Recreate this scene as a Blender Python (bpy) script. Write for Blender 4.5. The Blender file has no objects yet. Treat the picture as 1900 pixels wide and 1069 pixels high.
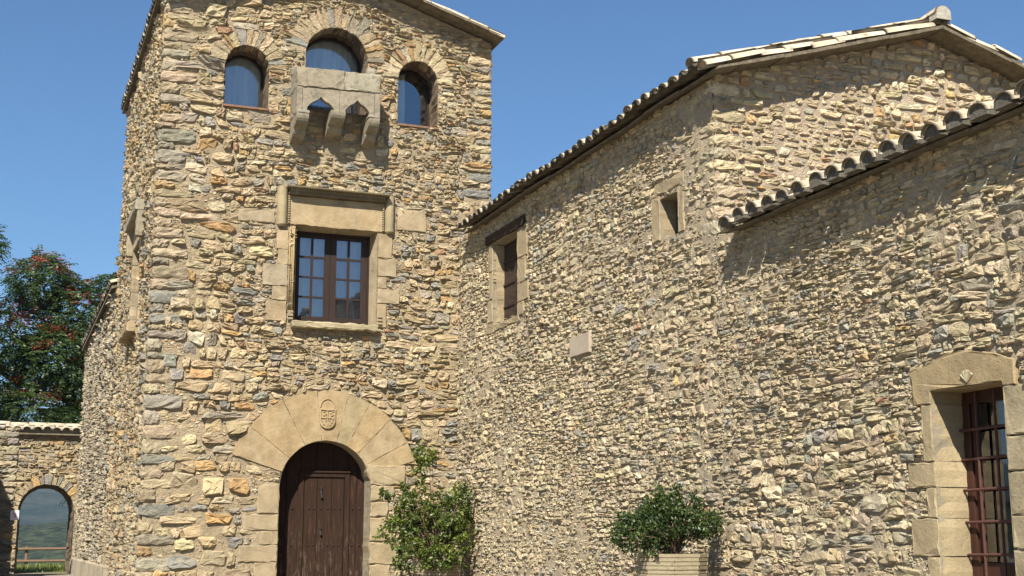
import bpy, math, random
import numpy as np
from mathutils import Vector, Matrix

random.seed(7)
RNG = np.random.default_rng(11)
SC = bpy.context.scene
COL = SC.collection

# ------------------------------------------------------------------ camera
CAM = np.array([0.0, -22.0, 1.6])
YAW, PIT, FPX = math.radians(21.1), math.radians(10.75), 2450.0
C_F = np.array([math.sin(YAW)*math.cos(PIT), math.cos(YAW)*math.cos(PIT), math.sin(PIT)])
C_R = np.array([math.cos(YAW), -math.sin(YAW), 0.0])
C_U = np.cross(C_R, C_F)
cd = bpy.data.cameras.new('camera')
cam = bpy.data.objects.new('camera', cd)
COL.objects.link(cam)
cd.sensor_width = 36.0
cd.lens = FPX/1900*36.0
cd.clip_start = 0.1
cd.clip_end = 20000
cam.matrix_world = Matrix(((C_R[0], C_U[0], -C_F[0], CAM[0]), (C_R[1], C_U[1], -C_F[1], CAM[1]),
                           (C_R[2], C_U[2], -C_F[2], CAM[2]), (0, 0, 0, 1)))
SC.camera = cam

# ------------------------------------------------------------------ light
SUN_DIR = Vector((-0.60, -1.0, 1.20)).normalized()
SUN_EL = math.asin(SUN_DIR.z)
w = bpy.data.worlds.new('World')
SC.world = w
w.use_nodes = True
wn = w.node_tree
bg = wn.nodes['Background']
sky = wn.nodes.new('ShaderNodeTexSky')
sky.sky_type = 'NISHITA'
sky.sun_disc = False
sky.sun_elevation = SUN_EL
sky.sun_rotation = math.atan2(SUN_DIR.x, SUN_DIR.y)
sky.altitude = 300
sky.air_density = 1.15
sky.dust_density = 0.0
sky.ozone_density = 3.0
bg.inputs['Strength'].default_value = 0.05
tint = wn.nodes.new('ShaderNodeMix')
tint.data_type = 'RGBA'
tint.blend_type = 'MULTIPLY'
tint.inputs[0].default_value = 1.0
tint.inputs[7].default_value = (.70, .93, 1.12, 1)
wn.links.new(sky.outputs[0], tint.inputs[6])
wn.links.new(tint.outputs[2], bg.inputs['Color'])
sl = bpy.data.lights.new('sun', 'SUN')
sl.energy = 5.0
sl.angle = math.radians(0.5)
sl.color = (1.0, 0.94, 0.83)
so = bpy.data.objects.new('sun', sl)
COL.objects.link(so)
so.location = (-10, -30, 40)
so.rotation_euler = (-SUN_DIR).to_track_quat('-Z', 'Y').to_euler()
SC.view_settings.view_transform = 'Standard'
SC.view_settings.look = 'None'
SC.view_settings.exposure = 1.1
SC.view_settings.gamma = 1.0
SC.view_settings.use_curve_mapping = False
SC.cycles.max_bounces = 6
SC.cycles.diffuse_bounces = 2
SC.cycles.transparent_max_bounces = 12

# ------------------------------------------------------------------ node helpers
class NT:
    def __init__(s, name):
        s.m = bpy.data.materials.new(name)
        s.m.use_nodes = True
        s.t = s.m.node_tree
        s.t.nodes.clear()
        s.out = s.n('ShaderNodeOutputMaterial')
    def n(s, k, **kw):
        x = s.t.nodes.new(k)
        for a, b in kw.items():
            setattr(x, a, b)
        return x
    def l(s, a, b):
        s.t.links.new(a, b)
    def val(s, sock, v):
        if isinstance(v, bpy.types.NodeSocket):
            s.l(v, sock)
        else:
            sock.default_value = v
    def pos(s):
        if not hasattr(s, '_p'):
            s._p = s.n('ShaderNodeNewGeometry').outputs['Position']
        return s._p
    def scaled(s, vec3):
        m = s.n('ShaderNodeMapping')
        s.l(s.pos(), m.inputs['Vector'])
        m.inputs['Scale'].default_value = vec3
        return m.outputs[0]
    def noise(s, scale, detail=4, rough=.6, vec=None, out='Fac'):
        x = s.n('ShaderNodeTexNoise')
        s.l(vec if vec is not None else s.pos(), x.inputs['Vector'])
        x.inputs['Scale'].default_value = scale
        x.inputs['Detail'].default_value = detail
        x.inputs['Roughness'].default_value = rough
        return x.outputs[out]
    def voro(s, scale, vec=None, out='Distance', feature='F1'):
        x = s.n('ShaderNodeTexVoronoi', feature=feature)
        s.l(vec if vec is not None else s.pos(), x.inputs['Vector'])
        x.inputs['Scale'].default_value = scale
        return x.outputs[out]
    def ramp(s, fac, stops):
        x = s.n('ShaderNodeValToRGB')
        s.l(fac, x.inputs[0])
        e = x.color_ramp.elements
        while len(e) < len(stops):
            e.new(.5)
        for i, (p, c) in enumerate(stops):
            e[i].position = p
            e[i].color = (c, c, c, 1) if isinstance(c, (int, float)) else (*c, 1)
        return x.outputs[0]
    def mix(s, fac, a, b, mode='MIX'):
        x = s.n('ShaderNodeMix', data_type='RGBA', blend_type=mode)
        s.val(x.inputs[0], fac)
        s.val(x.inputs[6], a if isinstance(a, bpy.types.NodeSocket) else (*a, 1))
        s.val(x.inputs[7], b if isinstance(b, bpy.types.NodeSocket) else (*b, 1))
        return x.outputs[2]
    def math(s, op, a, b=0.0):
        x = s.n('ShaderNodeMath', operation=op)
        s.val(x.inputs[0], a)
        s.val(x.inputs[1], b)
        return x.outputs[0]
    def bump(s, h, strength, dist, prev=None):
        x = s.n('ShaderNodeBump')
        x.inputs['Strength'].default_value = strength
        x.inputs['Distance'].default_value = dist
        s.l(h, x.inputs['Height'])
        if prev is not None:
            s.l(prev, x.inputs['Normal'])
        return x.outputs[0]
    def bsdf(s, col, rough=.9, nrm=None, metal=0.0, spec=.3):
        x = s.n('ShaderNodeBsdfPrincipled')
        s.val(x.inputs['Base Color'], col if isinstance(col, bpy.types.NodeSocket) else (*col, 1))
        s.val(x.inputs['Roughness'], rough)
        x.inputs['Metallic'].default_value = metal
        x.inputs['Specular IOR Level'].default_value = spec
        if nrm is not None:
            s.l(nrm, x.inputs['Normal'])
        s.l(x.outputs[0], s.out.inputs[0])
        return x
    def attr(s, name='col'):
        return s.n('ShaderNodeAttribute', attribute_name=name).outputs['Color']
    def rnd(s):
        return s.n('ShaderNodeObjectInfo').outputs['Random']

def mat_rubble(name='rubble_stone', bd=.042, vs=1.7, vb=.55):
    t = NT(name)
    c = t.attr()
    c = t.mix(1.0, c, t.ramp(t.noise(9, 5, .65), [(.25, .62), (.5, 1.0), (.78, 1.3)]), 'MULTIPLY')
    c = t.mix(t.ramp(t.noise(17, 4, .7), [(.52, 0.0), (.7, .45)]), c, (.44, .33, .155))     # ochre crust
    c = t.mix(t.ramp(t.noise(23, 3, .7, t.scaled((1, 1, 1.7))), [(.58, 0.0), (.72, .65)]), c, (.16, .14, .10))  # dark lichen
    c = t.mix(t.ramp(t.noise(31, 3, .6), [(.62, 0.0), (.74, .45)]), c, (.46, .40, .28))
    c = t.mix(t.ramp(t.noise(.45, 3, .6), [(.42, 0.0), (.62, .45)]), c, t.mix(1.0, c, (.74, .76, .80), 'MULTIPLY'))    # greyer weathered areas
    b = t.bump(t.noise(19, 6, .72, t.scaled((1, 1, vs))), 1.0, bd)
    b = t.bump(t.voro(34), vb, .014, b)
    b = t.bump(t.noise(120, 3, .7), .5, .006, b)
    t.bsdf(c, .92, b, spec=.2)
    return t.m

def mat_mortar(name='lime_mortar', base=(.37, .295, .19)):
    t = NT(name)
    c = t.mix(t.ramp(t.noise(1.3, 4), [(.35, 0.0), (.65, 1.0)]), base, tuple(x*.8 for x in base))
    c = t.mix(t.ramp(t.noise(40, 3, .7), [(.45, 0.0), (.7, .6)]), c, (.24, .19, .13))
    c = t.mix(t.ramp(t.noise(14, 3), [(.55, 0.0), (.7, .5)]), c, (.44, .365, .25))
    b = t.bump(t.noise(30, 6, .75), 1.0, .035)
    b = t.bump(t.voro(55), .6, .012, b)
    t.bsdf(c, .95, b, spec=.15)
    return t.m

def mat_ashlar(name, base, dark=(.30, .25, .18), dirt=0.0):
    t = NT(name)
    r = t.attr()
    c = t.mix(1.0, r, base, 'MULTIPLY')
    c = t.mix(1.0, c, t.ramp(t.noise(3.5, 5, .65), [(.28, .68), (.72, 1.2)]), 'MULTIPLY')
    c = t.mix(t.ramp(t.noise(7, 6, .78), [(.50-dirt, 0.0), (.70-dirt, .6+dirt*2)]), c, dark)
    c = t.mix(t.ramp(t.noise(2.2, 3, .6, t.scaled((2.5, 2.5, .6))), [(.55, 0.0), (.75, .35)]), c, (.40, .33, .23))
    pit = t.ramp(t.voro(15), [(0.0, 1.0), (.10, .9), (.15, 0.0)])
    pit = t.math('MULTIPLY', pit, t.ramp(t.noise(4, 2), [(.5, 0.0), (.6, 1.0)]))
    c = t.mix(t.math('MULTIPLY', pit, .55), c, (.2, .15, .1))
    b = t.bump(t.noise(12, 6, .75), .7, .022)
    b = t.bump(t.noise(70, 4, .7), .5, .006, b)
    b = t.bump(t.math('MULTIPLY', pit, -1.0), .7, .012, b)
    t.bsdf(c, .88, b, spec=.2)
    return t.m

def mat_tile():
    t = NT('weathered_clay_tile')
    c = t.ramp(t.rnd(), [(0.0, (.46, .39, .29)), (.35, (.54, .48, .37)), (.7, (.44, .355, .25)), (1.0, (.54, .46, .34))])
    c = t.mix(t.ramp(t.noise(4.2, 2), [(.40, 0.0), (.7, .7)]), c, (.56, .44, .31))
    c = t.mix(t.ramp(t.noise(14, 5, .7), [(.52, 0.0), (.66, .85)]), c, (.15, .135, .10))
    c = t.mix(t.ramp(t.noise(22, 4, .7), [(.56, 0.0), (.66, .7)]), c, (.42, .38, .16))
    c = t.mix(t.ramp(t.noise(28, 3, .7), [(.58, 0.0), (.66, .8)]), c, (.66, .62, .52))
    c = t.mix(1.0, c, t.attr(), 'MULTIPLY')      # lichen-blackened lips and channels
    b = t.bump(t.noise(40, 5, .7), .8, .012)
    t.bsdf(c, .9, b, spec=.2)
    return t.m

def mat_simple(name, base, dark, sc=12, rough=.9, bump=.5, bd=.01, stretch=(1, 1, 1), spec=.25, metal=0.0, amt=.8):
    t = NT(name)
    v = t.scaled(stretch)
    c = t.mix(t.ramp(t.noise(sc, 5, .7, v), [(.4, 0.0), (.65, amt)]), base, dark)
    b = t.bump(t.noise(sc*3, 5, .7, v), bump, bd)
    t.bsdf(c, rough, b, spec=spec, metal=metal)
    return t.m

def mat_doorwood():
    t = NT('old_door_wood')
    v = t.scaled((9, 9, .7))
    c = t.mix(t.ramp(t.noise(3, 5, .7, v), [(.35, 0.0), (.7, .9)]), (.036, .019, .012), (.016, .009, .006))
    c = t.mix(t.ramp(t.noise(2.2, 5, .75, t.scaled((4, 4, 1.2))), [(.56, 0.0), (.70, .6)]), c, (.085, .032, .022))
    zz = t.n('ShaderNodeSeparateXYZ')
    t.l(t.pos(), zz.inputs[0])
    low = t.n('ShaderNodeMapRange')
    t.l(zz.outputs['Z'], low.inputs[0])
    low.inputs[1].default_value = 2.1
    low.inputs[2].default_value = .6
    worn = t.math('MULTIPLY', t.ramp(t.noise(5, 6, .8, t.scaled((5, 5, .8))), [(.54, 0.0), (.66, .75)]), t.math('ADD', low.outputs[0], .03))
    c = t.mix(worn, c, (.23, .175, .125))                                       # weathered bare patches, more of them low down
    b = t.bump(t.noise(6, 5, .7, v), .7, .01)
    t.bsdf(c, .8, b, spec=.12)
    return t.m

def mat_glass(name, tint, refl, rough=.02):
    t = NT(name)
    tr = t.n('ShaderNodeBsdfTransparent')
    tr.inputs[0].default_value = (*tint, 1)
    gl = t.n('ShaderNodeBsdfGlossy')
    gl.inputs[0].default_value = (.95, .97, 1, 1)
    gl.inputs['Roughness'].default_value = rough
    b = t.bump(t.noise(2.2, 2, .5), .05, .02)
    t.l(b, gl.inputs['Normal'])
    fr = t.n('ShaderNodeFresnel')
    fr.inputs[0].default_value = 1.6
    mx = t.n('ShaderNodeMixShader')
    t.l(t.math('ADD', fr.outputs[0], refl), mx.inputs[0])
    t.l(tr.outputs[0], mx.inputs[1])
    t.l(gl.outputs[0], mx.inputs[2])
    t.l(mx.outputs[0], t.out.inputs[0])
    return t.m

def mat_leaf(name, a, b_, tr=.35):
    t = NT(name)
    c = t.mix(1.0, t.attr(), t.mix(t.ramp(t.noise(3, 2), [(.35, 0.0), (.65, 1.0)]), a, b_), 'MULTIPLY')
    d = t.n('ShaderNodeBsdfPrincipled')
    t.l(c, d.inputs['Base Color'])
    d.inputs['Roughness'].default_value = .42
    d.inputs['Specular IOR Level'].default_value = .45
    tl = t.n('ShaderNodeBsdfTranslucent')
    t.l(t.mix(1.0, c, (1.3, 1.5, .6), 'MULTIPLY'), tl.inputs[0])
    mx = t.n('ShaderNodeMixShader')
    mx.inputs[0].default_value = tr
    t.l(d.outputs[0], mx.inputs[1])
    t.l(tl.outputs[0], mx.inputs[2])
    t.l(mx.outputs[0], t.out.inputs[0])
    return t.m

M = dict(
    rubble=mat_rubble(), rubt=mat_rubble('tower_rubble_stone', .022, 1.15, .35), reveal_shade=mat_simple('shade_darkened_plaster', (.17, .125, .08), (.09, .065, .045), 9, .95, 1.0, .03), mortar=mat_mortar(),  # reveal plaster: the shade inside deep openings is put into its dark colour
    mortar_p=mat_mortar('pale_lime_mortar', (.43, .355, .245)),
    mortar_g=mat_mortar('grey_lime_mortar', (.36, .30, .21)),
    ash=mat_ashlar('golden_sandstone', (.315, .248, .155)),
    ashg=mat_ashlar('grey_sandstone', (.285, .245, .17), (.11, .095, .07)),
    ashw=mat_ashlar('lichened_grey_sandstone', (.30, .27, .215), (.09, .08, .06), .07),
    tile=mat_tile(),
    slab=mat_simple('eave_slab_stone', (.17, .14, .095), (.07, .058, .042), 9, .95, .8, .02),
    plug=mat_simple('dark_tile_mortar', (.15, .135, .105), (.05, .045, .036), 26, .95, .9, .02),
    plugw=mat_simple('pale_tile_mortar', (.38, .35, .29), (.27, .24, .19), 10, .95, .8, .02),
    wood=mat_doorwood(),
    frame=mat_simple('dark_brown_window_wood', (.030, .017, .012), (.016, .010, .008), 6, .55, .4, .004, (8, 8, .8)),
    beam=mat_simple('black_oak_beam', (.055, .035, .022), (.022, .015, .011), 5, .85, .9, .02, (5, 1, 5)),
    red=mat_simple('red_brown_door_wood', (.055, .021, .013), (.026, .012, .008), 5, .5, .5, .006, (7, 7, .7)),
    iron=mat_simple('rusty_iron', (.085, .030, .022), (.04, .019, .015), 30, .75, .7, .004, spec=.4),
    nail=mat_simple('black_iron', (.022, .018, .016), (.04, .025, .02), 30, .6, .5, .003),
    brick=mat_simple('sill_brick', (.20, .11, .07), (.13, .08, .055), 14, .9, .6, .01),
    glass=mat_glass('window_glass', (.92, .95, .97), .08),
    glassm=mat_glass('paned_window_glass', (.90, .90, .93), .08),
    curtain=mat_simple('pale_curtain_cloth', (.66, .63, .55), (.48, .46, .41), 3, .9, .2, .01, (6, 6, .3)),
    pot=mat_simple('planter_slat_wood', (.31, .26, .165), (.18, .145, .09), 7, .85, .7, .008, (3, 3, 14)),
    soil=mat_simple('potting_soil', (.05, .035, .022), (.03, .02, .015), 20),
    bark=mat_simple('grey_bark', (.13, .10, .075), (.06, .045, .035), 12, .95, .8, .02, (2, 2, .6)),
    twig=mat_simple('shrub_twig', (.17, .11, .07), (.09, .06, .04), 12),
    leafa=mat_leaf('yellow_green_leaf', (.125, .15, .025), (.045, .075, .014), .25),
    leafb=mat_leaf('dark_green_leaf', (.060, .088, .018), (.024, .045, .011), .15),
    leafc=mat_leaf('tree_leaflet', (.060, .095, .022), (.024, .05, .014), .25),
    bloom=mat_leaf('red_seed_bunch', (.36, .05, .03), (.22, .04, .025), .25),
    grass=mat_leaf('grass_blade', (.16, .20, .05), (.10, .13, .035), .3),
    rail=mat_simple('orange_brown_rail', (.19, .115, .07), (.11, .07, .045), 9, .8, .6, .01, (1, 6, 6)),
    paper=mat_simple('white_paper', (.85, .83, .80), (.80, .78, .76), 5, .7, .1, .002),
    ink=mat_simple('red_ink', (.62, .30, .42), (.55, .25, .36), 5, .7, .1, .001),
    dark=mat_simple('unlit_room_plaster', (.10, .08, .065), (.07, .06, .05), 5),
    plaque=mat_simple('plaque_stone', (.36, .30, .225), (.29, .24, .18), 9, .8, .4, .006),
)

# ------------------------------------------------------------------ numeric noise
def _hash(ix, iy, seed):
    h = (ix.astype(np.int64)*374761393 + iy.astype(np.int64)*668265263 + seed*1442695041) & 0xffffffff
    h = ((h ^ (h >> 13))*1274126177) & 0xffffffff
    return ((h ^ (h >> 16)) & 0xffff)/65535.0
def vnoise(x, y, seed=0):
    x = np.asarray(x, float); y = np.asarray(y, float)
    ix = np.floor(x); iy = np.floor(y)
    fx = x-ix; fy = y-iy
    fx = fx*fx*(3-2*fx); fy = fy*fy*(3-2*fy)
    a = _hash(ix, iy, seed); b = _hash(ix+1, iy, seed); c = _hash(ix, iy+1, seed); d = _hash(ix+1, iy+1, seed)
    return (a*(1-fx)+b*fx)*(1-fy)+(c*(1-fx)+d*fx)*fy
def snoise(x, y, seed=0):
    return vnoise(x, y, seed)*2-1

# ------------------------------------------------------------------ frames and mesh building
class Frame:
    def __init__(s, O, U, N):
        s.O = np.array(O, float); s.U = np.array(U, float); s.N = np.array(N, float); s.V = np.array([0, 0, 1.0])
    def w(s, p):
        p = np.asarray(p, float)
        return s.O + p[..., 0:1]*s.U + p[..., 1:2]*s.V + p[..., 2:3]*s.N

def project(P):
    v = np.asarray(P)-CAM
    z = v@C_F
    return 950+FPX*(v@C_R)/z, 534.5-FPX*(v@C_U)/z, z

def np_mesh(name, verts, quads=None, tris=None, cols=None, smooth=False):
    me = bpy.data.meshes.new(name)
    verts = np.asarray(verts, np.float32).reshape(-1, 3)
    lv = []; ls = []; n = 0
    if quads is not None and len(quads):
        q = np.asarray(quads, np.int32).reshape(-1, 4)
        lv.append(q.ravel()); ls.append(np.arange(len(q))*4); n += len(q)*4
    if tris is not None and len(tris):
        q = np.asarray(tris, np.int32).reshape(-1, 3)
        lv.append(q.ravel()); ls.append(n+np.arange(len(q))*3)
    lv = np.concatenate(lv).astype(np.int32); ls = np.concatenate(ls).astype(np.int32)
    me.vertices.add(len(verts)); me.vertices.foreach_set('co', verts.ravel())
    me.loops.add(len(lv)); me.loops.foreach_set('vertex_index', lv)
    me.polygons.add(len(ls)); me.polygons.foreach_set('loop_start', ls)
    me.polygons.foreach_set('use_smooth', np.full(len(ls), smooth))
    if cols is not None:
        a = me.color_attributes.new('col', 'FLOAT_COLOR', 'POINT')
        c = np.ones((len(verts), 4), np.float32)
        c[:, :3] = cols
        a.data.foreach_set('color', c.ravel())
    me.update(calc_edges=True)
    return me

def link(name, me, mat, parent=None, loc=None, label=None):
    """link a mesh object; loc is its world position, stored relative to the parent"""
    o = bpy.data.objects.new(name, me)
    COL.objects.link(o)
    if mat is not None and me is not None and not me.materials:
        me.materials.append(mat)
    off = WORLD.get(parent.name, np.zeros(3)) if parent is not None else np.zeros(3)
    loc = np.zeros(3) if loc is None else np.asarray(loc, float)
    if parent is not None:
        o.parent = parent
    o.location = tuple(loc-off)
    WORLD[o.name] = loc
    if label:
        o['label'] = label
    return o
WORLD = {}

def thing(name, loc, label, cat, group=None):
    o = bpy.data.objects.new(name, None)
    COL.objects.link(o)
    o.empty_display_size = .3
    o.location = loc
    WORLD[o.name] = np.array(loc, float)
    o['label'] = label; o['category'] = cat
    if group: o['group'] = group
    return o
def part_empty(name, parent, loc):
    o = bpy.data.objects.new(name, None)
    COL.objects.link(o)
    o.empty_display_size = .1
    o.parent = parent
    o.location = tuple(np.array(loc)-WORLD[parent.name])
    WORLD[o.name] = np.array(loc, float)
    return o

class MB:
    """collects polygons in world space, then links them as one object"""
    def __init__(s):
        s.v = []; s.f = []; s.c = []; s.col = (1, 1, 1)
    def add(s, verts, faces):
        k = len(s.v)
        s.v += [tuple(map(float, p)) for p in verts]
        s.c += [s.col]*len(verts)
        s.f += [tuple(i+k for i in f) for f in faces]
    def box(s, x0, x1, y0, y1, z0, z1, fr=None):
        p = [(x0, y0, z0), (x1, y0, z0), (x1, y1, z0), (x0, y1, z0), (x0, y0, z1), (x1, y0, z1), (x1, y1, z1), (x0, y1, z1)]
        s.add(p, [(0, 3, 2, 1), (4, 5, 6, 7), (0, 1, 5, 4), (1, 2, 6, 5), (2, 3, 7, 6), (3, 0, 4, 7)])
        return s
    def fbox(s, fr, u0, u1, v0, v1, n0, n1):
        """box in a wall frame"""
        p = [(u0, v0, n1), (u1, v0, n1), (u1, v1, n1), (u0, v1, n1), (u0, v0, n0), (u1, v0, n0), (u1, v1, n0), (u0, v1, n0)]
        s.add(fr.w(np.array(p)), [(0, 1, 2, 3), (7, 6, 5, 4), (0, 4, 5, 1), (1, 5, 6, 2), (2, 6, 7, 3), (3, 7, 4, 0)])
        return s
    def tube(s, a, b, r0, r1=None, n=6, caps=True):
        a = Vector(a); b = Vector(b); r1 = r0 if r1 is None else r1
        d = (b-a).normalized()
        x = d.orthogonal().normalized(); y = d.cross(x)
        v = []
        for (c, r) in ((a, r0), (b, r1)):
            for k in range(n):
                t = 2*math.pi*k/n
                v.append(c+x*(r*math.cos(t))+y*(r*math.sin(t)))
        f = [(k, (k+1) % n, n+(k+1) % n, n+k) for k in range(n)]
        if caps:
            f += [tuple(range(n-1, -1, -1)), tuple(range(n, 2*n))]
        s.add(v, f)
        return s
    def link(s, name, mat, parent=None, smooth=False, label=None, bevel=0.0, kind=None, origin=None):
        v = np.array(s.v, float)
        o0 = v.mean(0) if origin is None else np.array(origin, float)
        if origin is None:
            o0[2] = v[:, 2].min()
        me = bpy.data.meshes.new(name)
        me.from_pydata([tuple(p) for p in (v-o0)], [], s.f)
        a = me.color_attributes.new('col', 'FLOAT_COLOR', 'POINT')
        c = np.ones((len(v), 4), np.float32)
        c[:, :3] = s.c
        a.data.foreach_set('color', c.ravel())
        if smooth:
            me.polygons.foreach_set('use_smooth', np.ones(len(me.polygons), bool))
        me.update()
        o = link(name, me, mat, parent, o0, label)
        if bevel > 0:
            m = o.modifiers.new('edge', 'BEVEL')
            m.width = bevel; m.segments = 2; m.limit_method = 'ANGLE'
        if kind: o['kind'] = kind
        return o

def resample(pts, step, jit, rng, closed=True):
    out = []
    n = len(pts)
    for i in range(n if closed else n-1):
        a = np.array(pts[i], float); b = np.array(pts[(i+1) % n], float)
        L = np.linalg.norm(b-a); k = max(1, int(round(L/step)))
        for j in range(k):
            p = a+(b-a)*j/k
            out.append(p+rng.normal(0, jit, 2)*(0.45 if j == 0 else 1.0))
    return np.array(out)

def inset(pts, d):
    nx = np.roll(pts, -1, 0)-pts
    pv = pts-np.roll(pts, 1, 0)
    def nr(e):
        q = np.stack([-e[:, 1], e[:, 0]], 1)
        return q/np.maximum(np.linalg.norm(q, axis=1, keepdims=True), 1e-9)
    m = nr(nx)+nr(pv)
    m /= np.maximum(np.linalg.norm(m, axis=1, keepdims=True), .35)
    return pts+m*d

def prism(fr, pts, n0, n1, bev, name, mat, parent, step=.07, jit=.004, tone=None, rough=.004, label=None):
    """a dressed or rough block: an outline (counter-clockwise in u,v) with rounded, uneven arrises"""
    r = RNG
    p = resample(pts, step, jit, r)
    rings = [(p, n0), (p, n1-bev), (inset(p, bev*.35), n1-bev*.3), (inset(p, bev), n1)]
    V = []
    for q, n in rings:
        nn = np.full(len(q), n)
        if n > n0:
            nn = nn+r.normal(0, rough, len(q))
        V.append(np.column_stack([q, nn]))
    V = np.concatenate(V)
    k = len(p)
    F = []
    for i in range(3):
        F += [(i*k+j, i*k+(j+1) % k, (i+1)*k+(j+1) % k, (i+1)*k+j) for j in range(k)]
    F.append(tuple(3*k+j for j in range(k)))
    F.append(tuple(k-1-j for j in range(k)))
    mb = MB()
    if tone is None:
        g = r.uniform(.84, 1.12); h = r.uniform(-.045, .045)
        tone = (g*(1+h), g, g*(1-h*1.6))
    mb.col = tone
    mb.add(fr.w(V), F)
    c = fr.w(np.array([[p[:, 0].mean(), p[:, 1].mean(), n1]]))[0]
    return mb.link(name, mat, parent, origin=c, label=label)

def rect(u0, u1, v0, v1):
    return [(u0, v0), (u1, v0), (u1, v1), (u0, v1)]

# ---- shapes that stones keep out of
class Rect:
    def __init__(s, u0, u1, v0, v1): s.a = (u0, u1, v0, v1)
    def inside(s, u, v, m=0):
        a = s.a
        return (u > a[0]-m) & (u < a[1]+m) & (v > a[2]-m) & (v < a[3]+m)
    def push(s, u, v, m=0):
        a = s.a
        k = s.inside(u, v, m)
        d = np.stack([u-(a[0]-m), (a[1]+m)-u, v-(a[2]-m), (a[3]+m)-v])
        j = d.argmin(0)
        u2 = np.where(j == 0, a[0]-m, np.where(j == 1, a[1]+m, u))
        v2 = np.where(j == 2, a[2]-m, np.where(j == 3, a[3]+m, v))
        return np.where(k, u2, u), np.where(k, v2, v)
class Arch:
    """upright opening with a round head: centre uc, radius r, springing vs, foot v0"""
    def __init__(s, uc, r, vs, v0): s.a = (uc, r, vs, v0)
    def inside(s, u, v, m=0):
        uc, r, vs, v0 = s.a
        return ((v >= vs) & ((u-uc)**2+(v-vs)**2 < (r+m)**2)) | ((v < vs) & (v > v0-m) & (abs(u-uc) < r+m))
    def push(s, u, v, m=0):
        uc, r, vs, v0 = s.a
        k = s.inside(u, v, m)
        up = v >= vs
        d = np.maximum(np.hypot(u-uc, v-vs), 1e-6)
        ur = uc+(u-uc)/d*(r+m); vr = vs+(v-vs)/d*(r+m)
        us = np.where(u < uc, uc-r-m, uc+r+m)
        bot = (~up) & (v-(v0-m) < r+m-abs(u-uc))
        u2 = np.where(up, ur, np.where(bot, u, us)); v2 = np.where(up, vr, np.where(bot, v0-m, v))
        return np.where(k, u2, u), np.where(k, v2, v)
    def path(s, n=18):
        uc, r, vs, v0 = s.a
        return [(uc+r, v0), (uc+r, vs)]+[(uc+r*math.cos(t), vs+r*math.sin(t)) for t in np.linspace(0, math.pi, n)[1:-1]]+[(uc-r, vs), (uc-r, v0)]

# ------------------------------------------------------------------ rubble masonry
PAL = {
    'gold': [((.52, .425, .28), 6), ((.47, .37, .235), 4.5), ((.43, .345, .23), 3.5), ((.37, .33, .265), 3.4), ((.30, .29, .265), 2.6),
             ((.52, .345, .17), 1.5), ((.56, .47, .33), 3), ((.42, .26, .16), .4), ((.58, .52, .40), .8)],
    'edge': [((.48, .40, .28), 5), ((.42, .345, .24), 4), ((.36, .325, .265), 4), ((.29, .28, .255), 4), ((.50, .35, .19), 1.2), ((.53, .46, .34), 2)],
    'pale': [((.55, .46, .32), 7), ((.51, .425, .29), 6), ((.47, .395, .275), 4), ((.42, .37, .285), 2.0), ((.37, .355, .31), 1.5),
             ((.50, .37, .21), .2), ((.58, .50, .37), 3), ((.44, .28, .18), .06)],
    'gable': [((.55, .46, .32), 7), ((.51, .42, .28), 5), ((.47, .39, .27), 4), ((.37, .36, .31), 1.6), ((.52, .37, .19), 1.3), ((.58, .50, .37), 3), ((.45, .29, .18), .4)],
    'grey': [((.50, .43, .32), 5), ((.44, .38, .29), 4), ((.38, .345, .29), 3.5), ((.33, .31, .285), 2.2), ((.54, .47, .35), 3), ((.48, .34, .2), .3)],
}
def pick_cols(n, pal, rng):
    p = PAL[pal]
    w_ = np.array([x[1] for x in p]); w_ = w_/w_.sum()
    c = np.array([x[0] for x in p])[rng.choice(len(p), n, p=w_)]
    c = c*np.array([.785, .765, .71])*(1.24 if pal in ('pale', 'gable') else 1.04)*rng.uniform(.78, 1.14, (n, 1))*(1+rng.normal(0, .022, (n, 3)))
    return np.clip(c, .02, .9)

def pack(u0, u1, v0, v1, band, size, keep, rng):
    """broken courses: bands of uneven height, cut into blocks that hold one to four layers of stones"""
    out = []
    v = v0
    while v < v1:
        H = band*math.exp(rng.normal(0, .28))
        u = u0-rng.uniform(0, .3)
        while u < u1:
            sw, sh = size(np.array([u]), np.array([v+H/2]))
            sw = float(sw[0]); sh = float(sh[0])
            B = sw*rng.uniform(.8, 3.2)
            k = max(1, int(round(H/sh*math.exp(rng.normal(0, .22)))))
            hs = rng.uniform(.55, 1.45, k); hs = hs/hs.sum()*H
            lean = rng.normal(0, .012)
            vv = v
            for h_ in hs:
                x = u+rng.uniform(-.12, .12)*sw
                xe = u+B+rng.uniform(-.12, .12)*sw
                while x < xe-.3*sw:
                    w_ = min(max(sw*math.exp(rng.normal(0, .42)), h_*.8), xe-x)
                    if xe-x-w_ < .35*sw: w_ = xe-x
                    out.append((x+w_/2, vv+h_/2+lean*rng.normal(), w_/2, h_/2))
                    x += w_
                vv += h_
            u += B
        v += H
    R = np.array(out)
    R = R[(R[:, 0] > u0-.03) & (R[:, 0] < u1+.03) & (R[:, 1] < v1)]
    return R[keep(R[:, 0], R[:, 1])]

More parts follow.
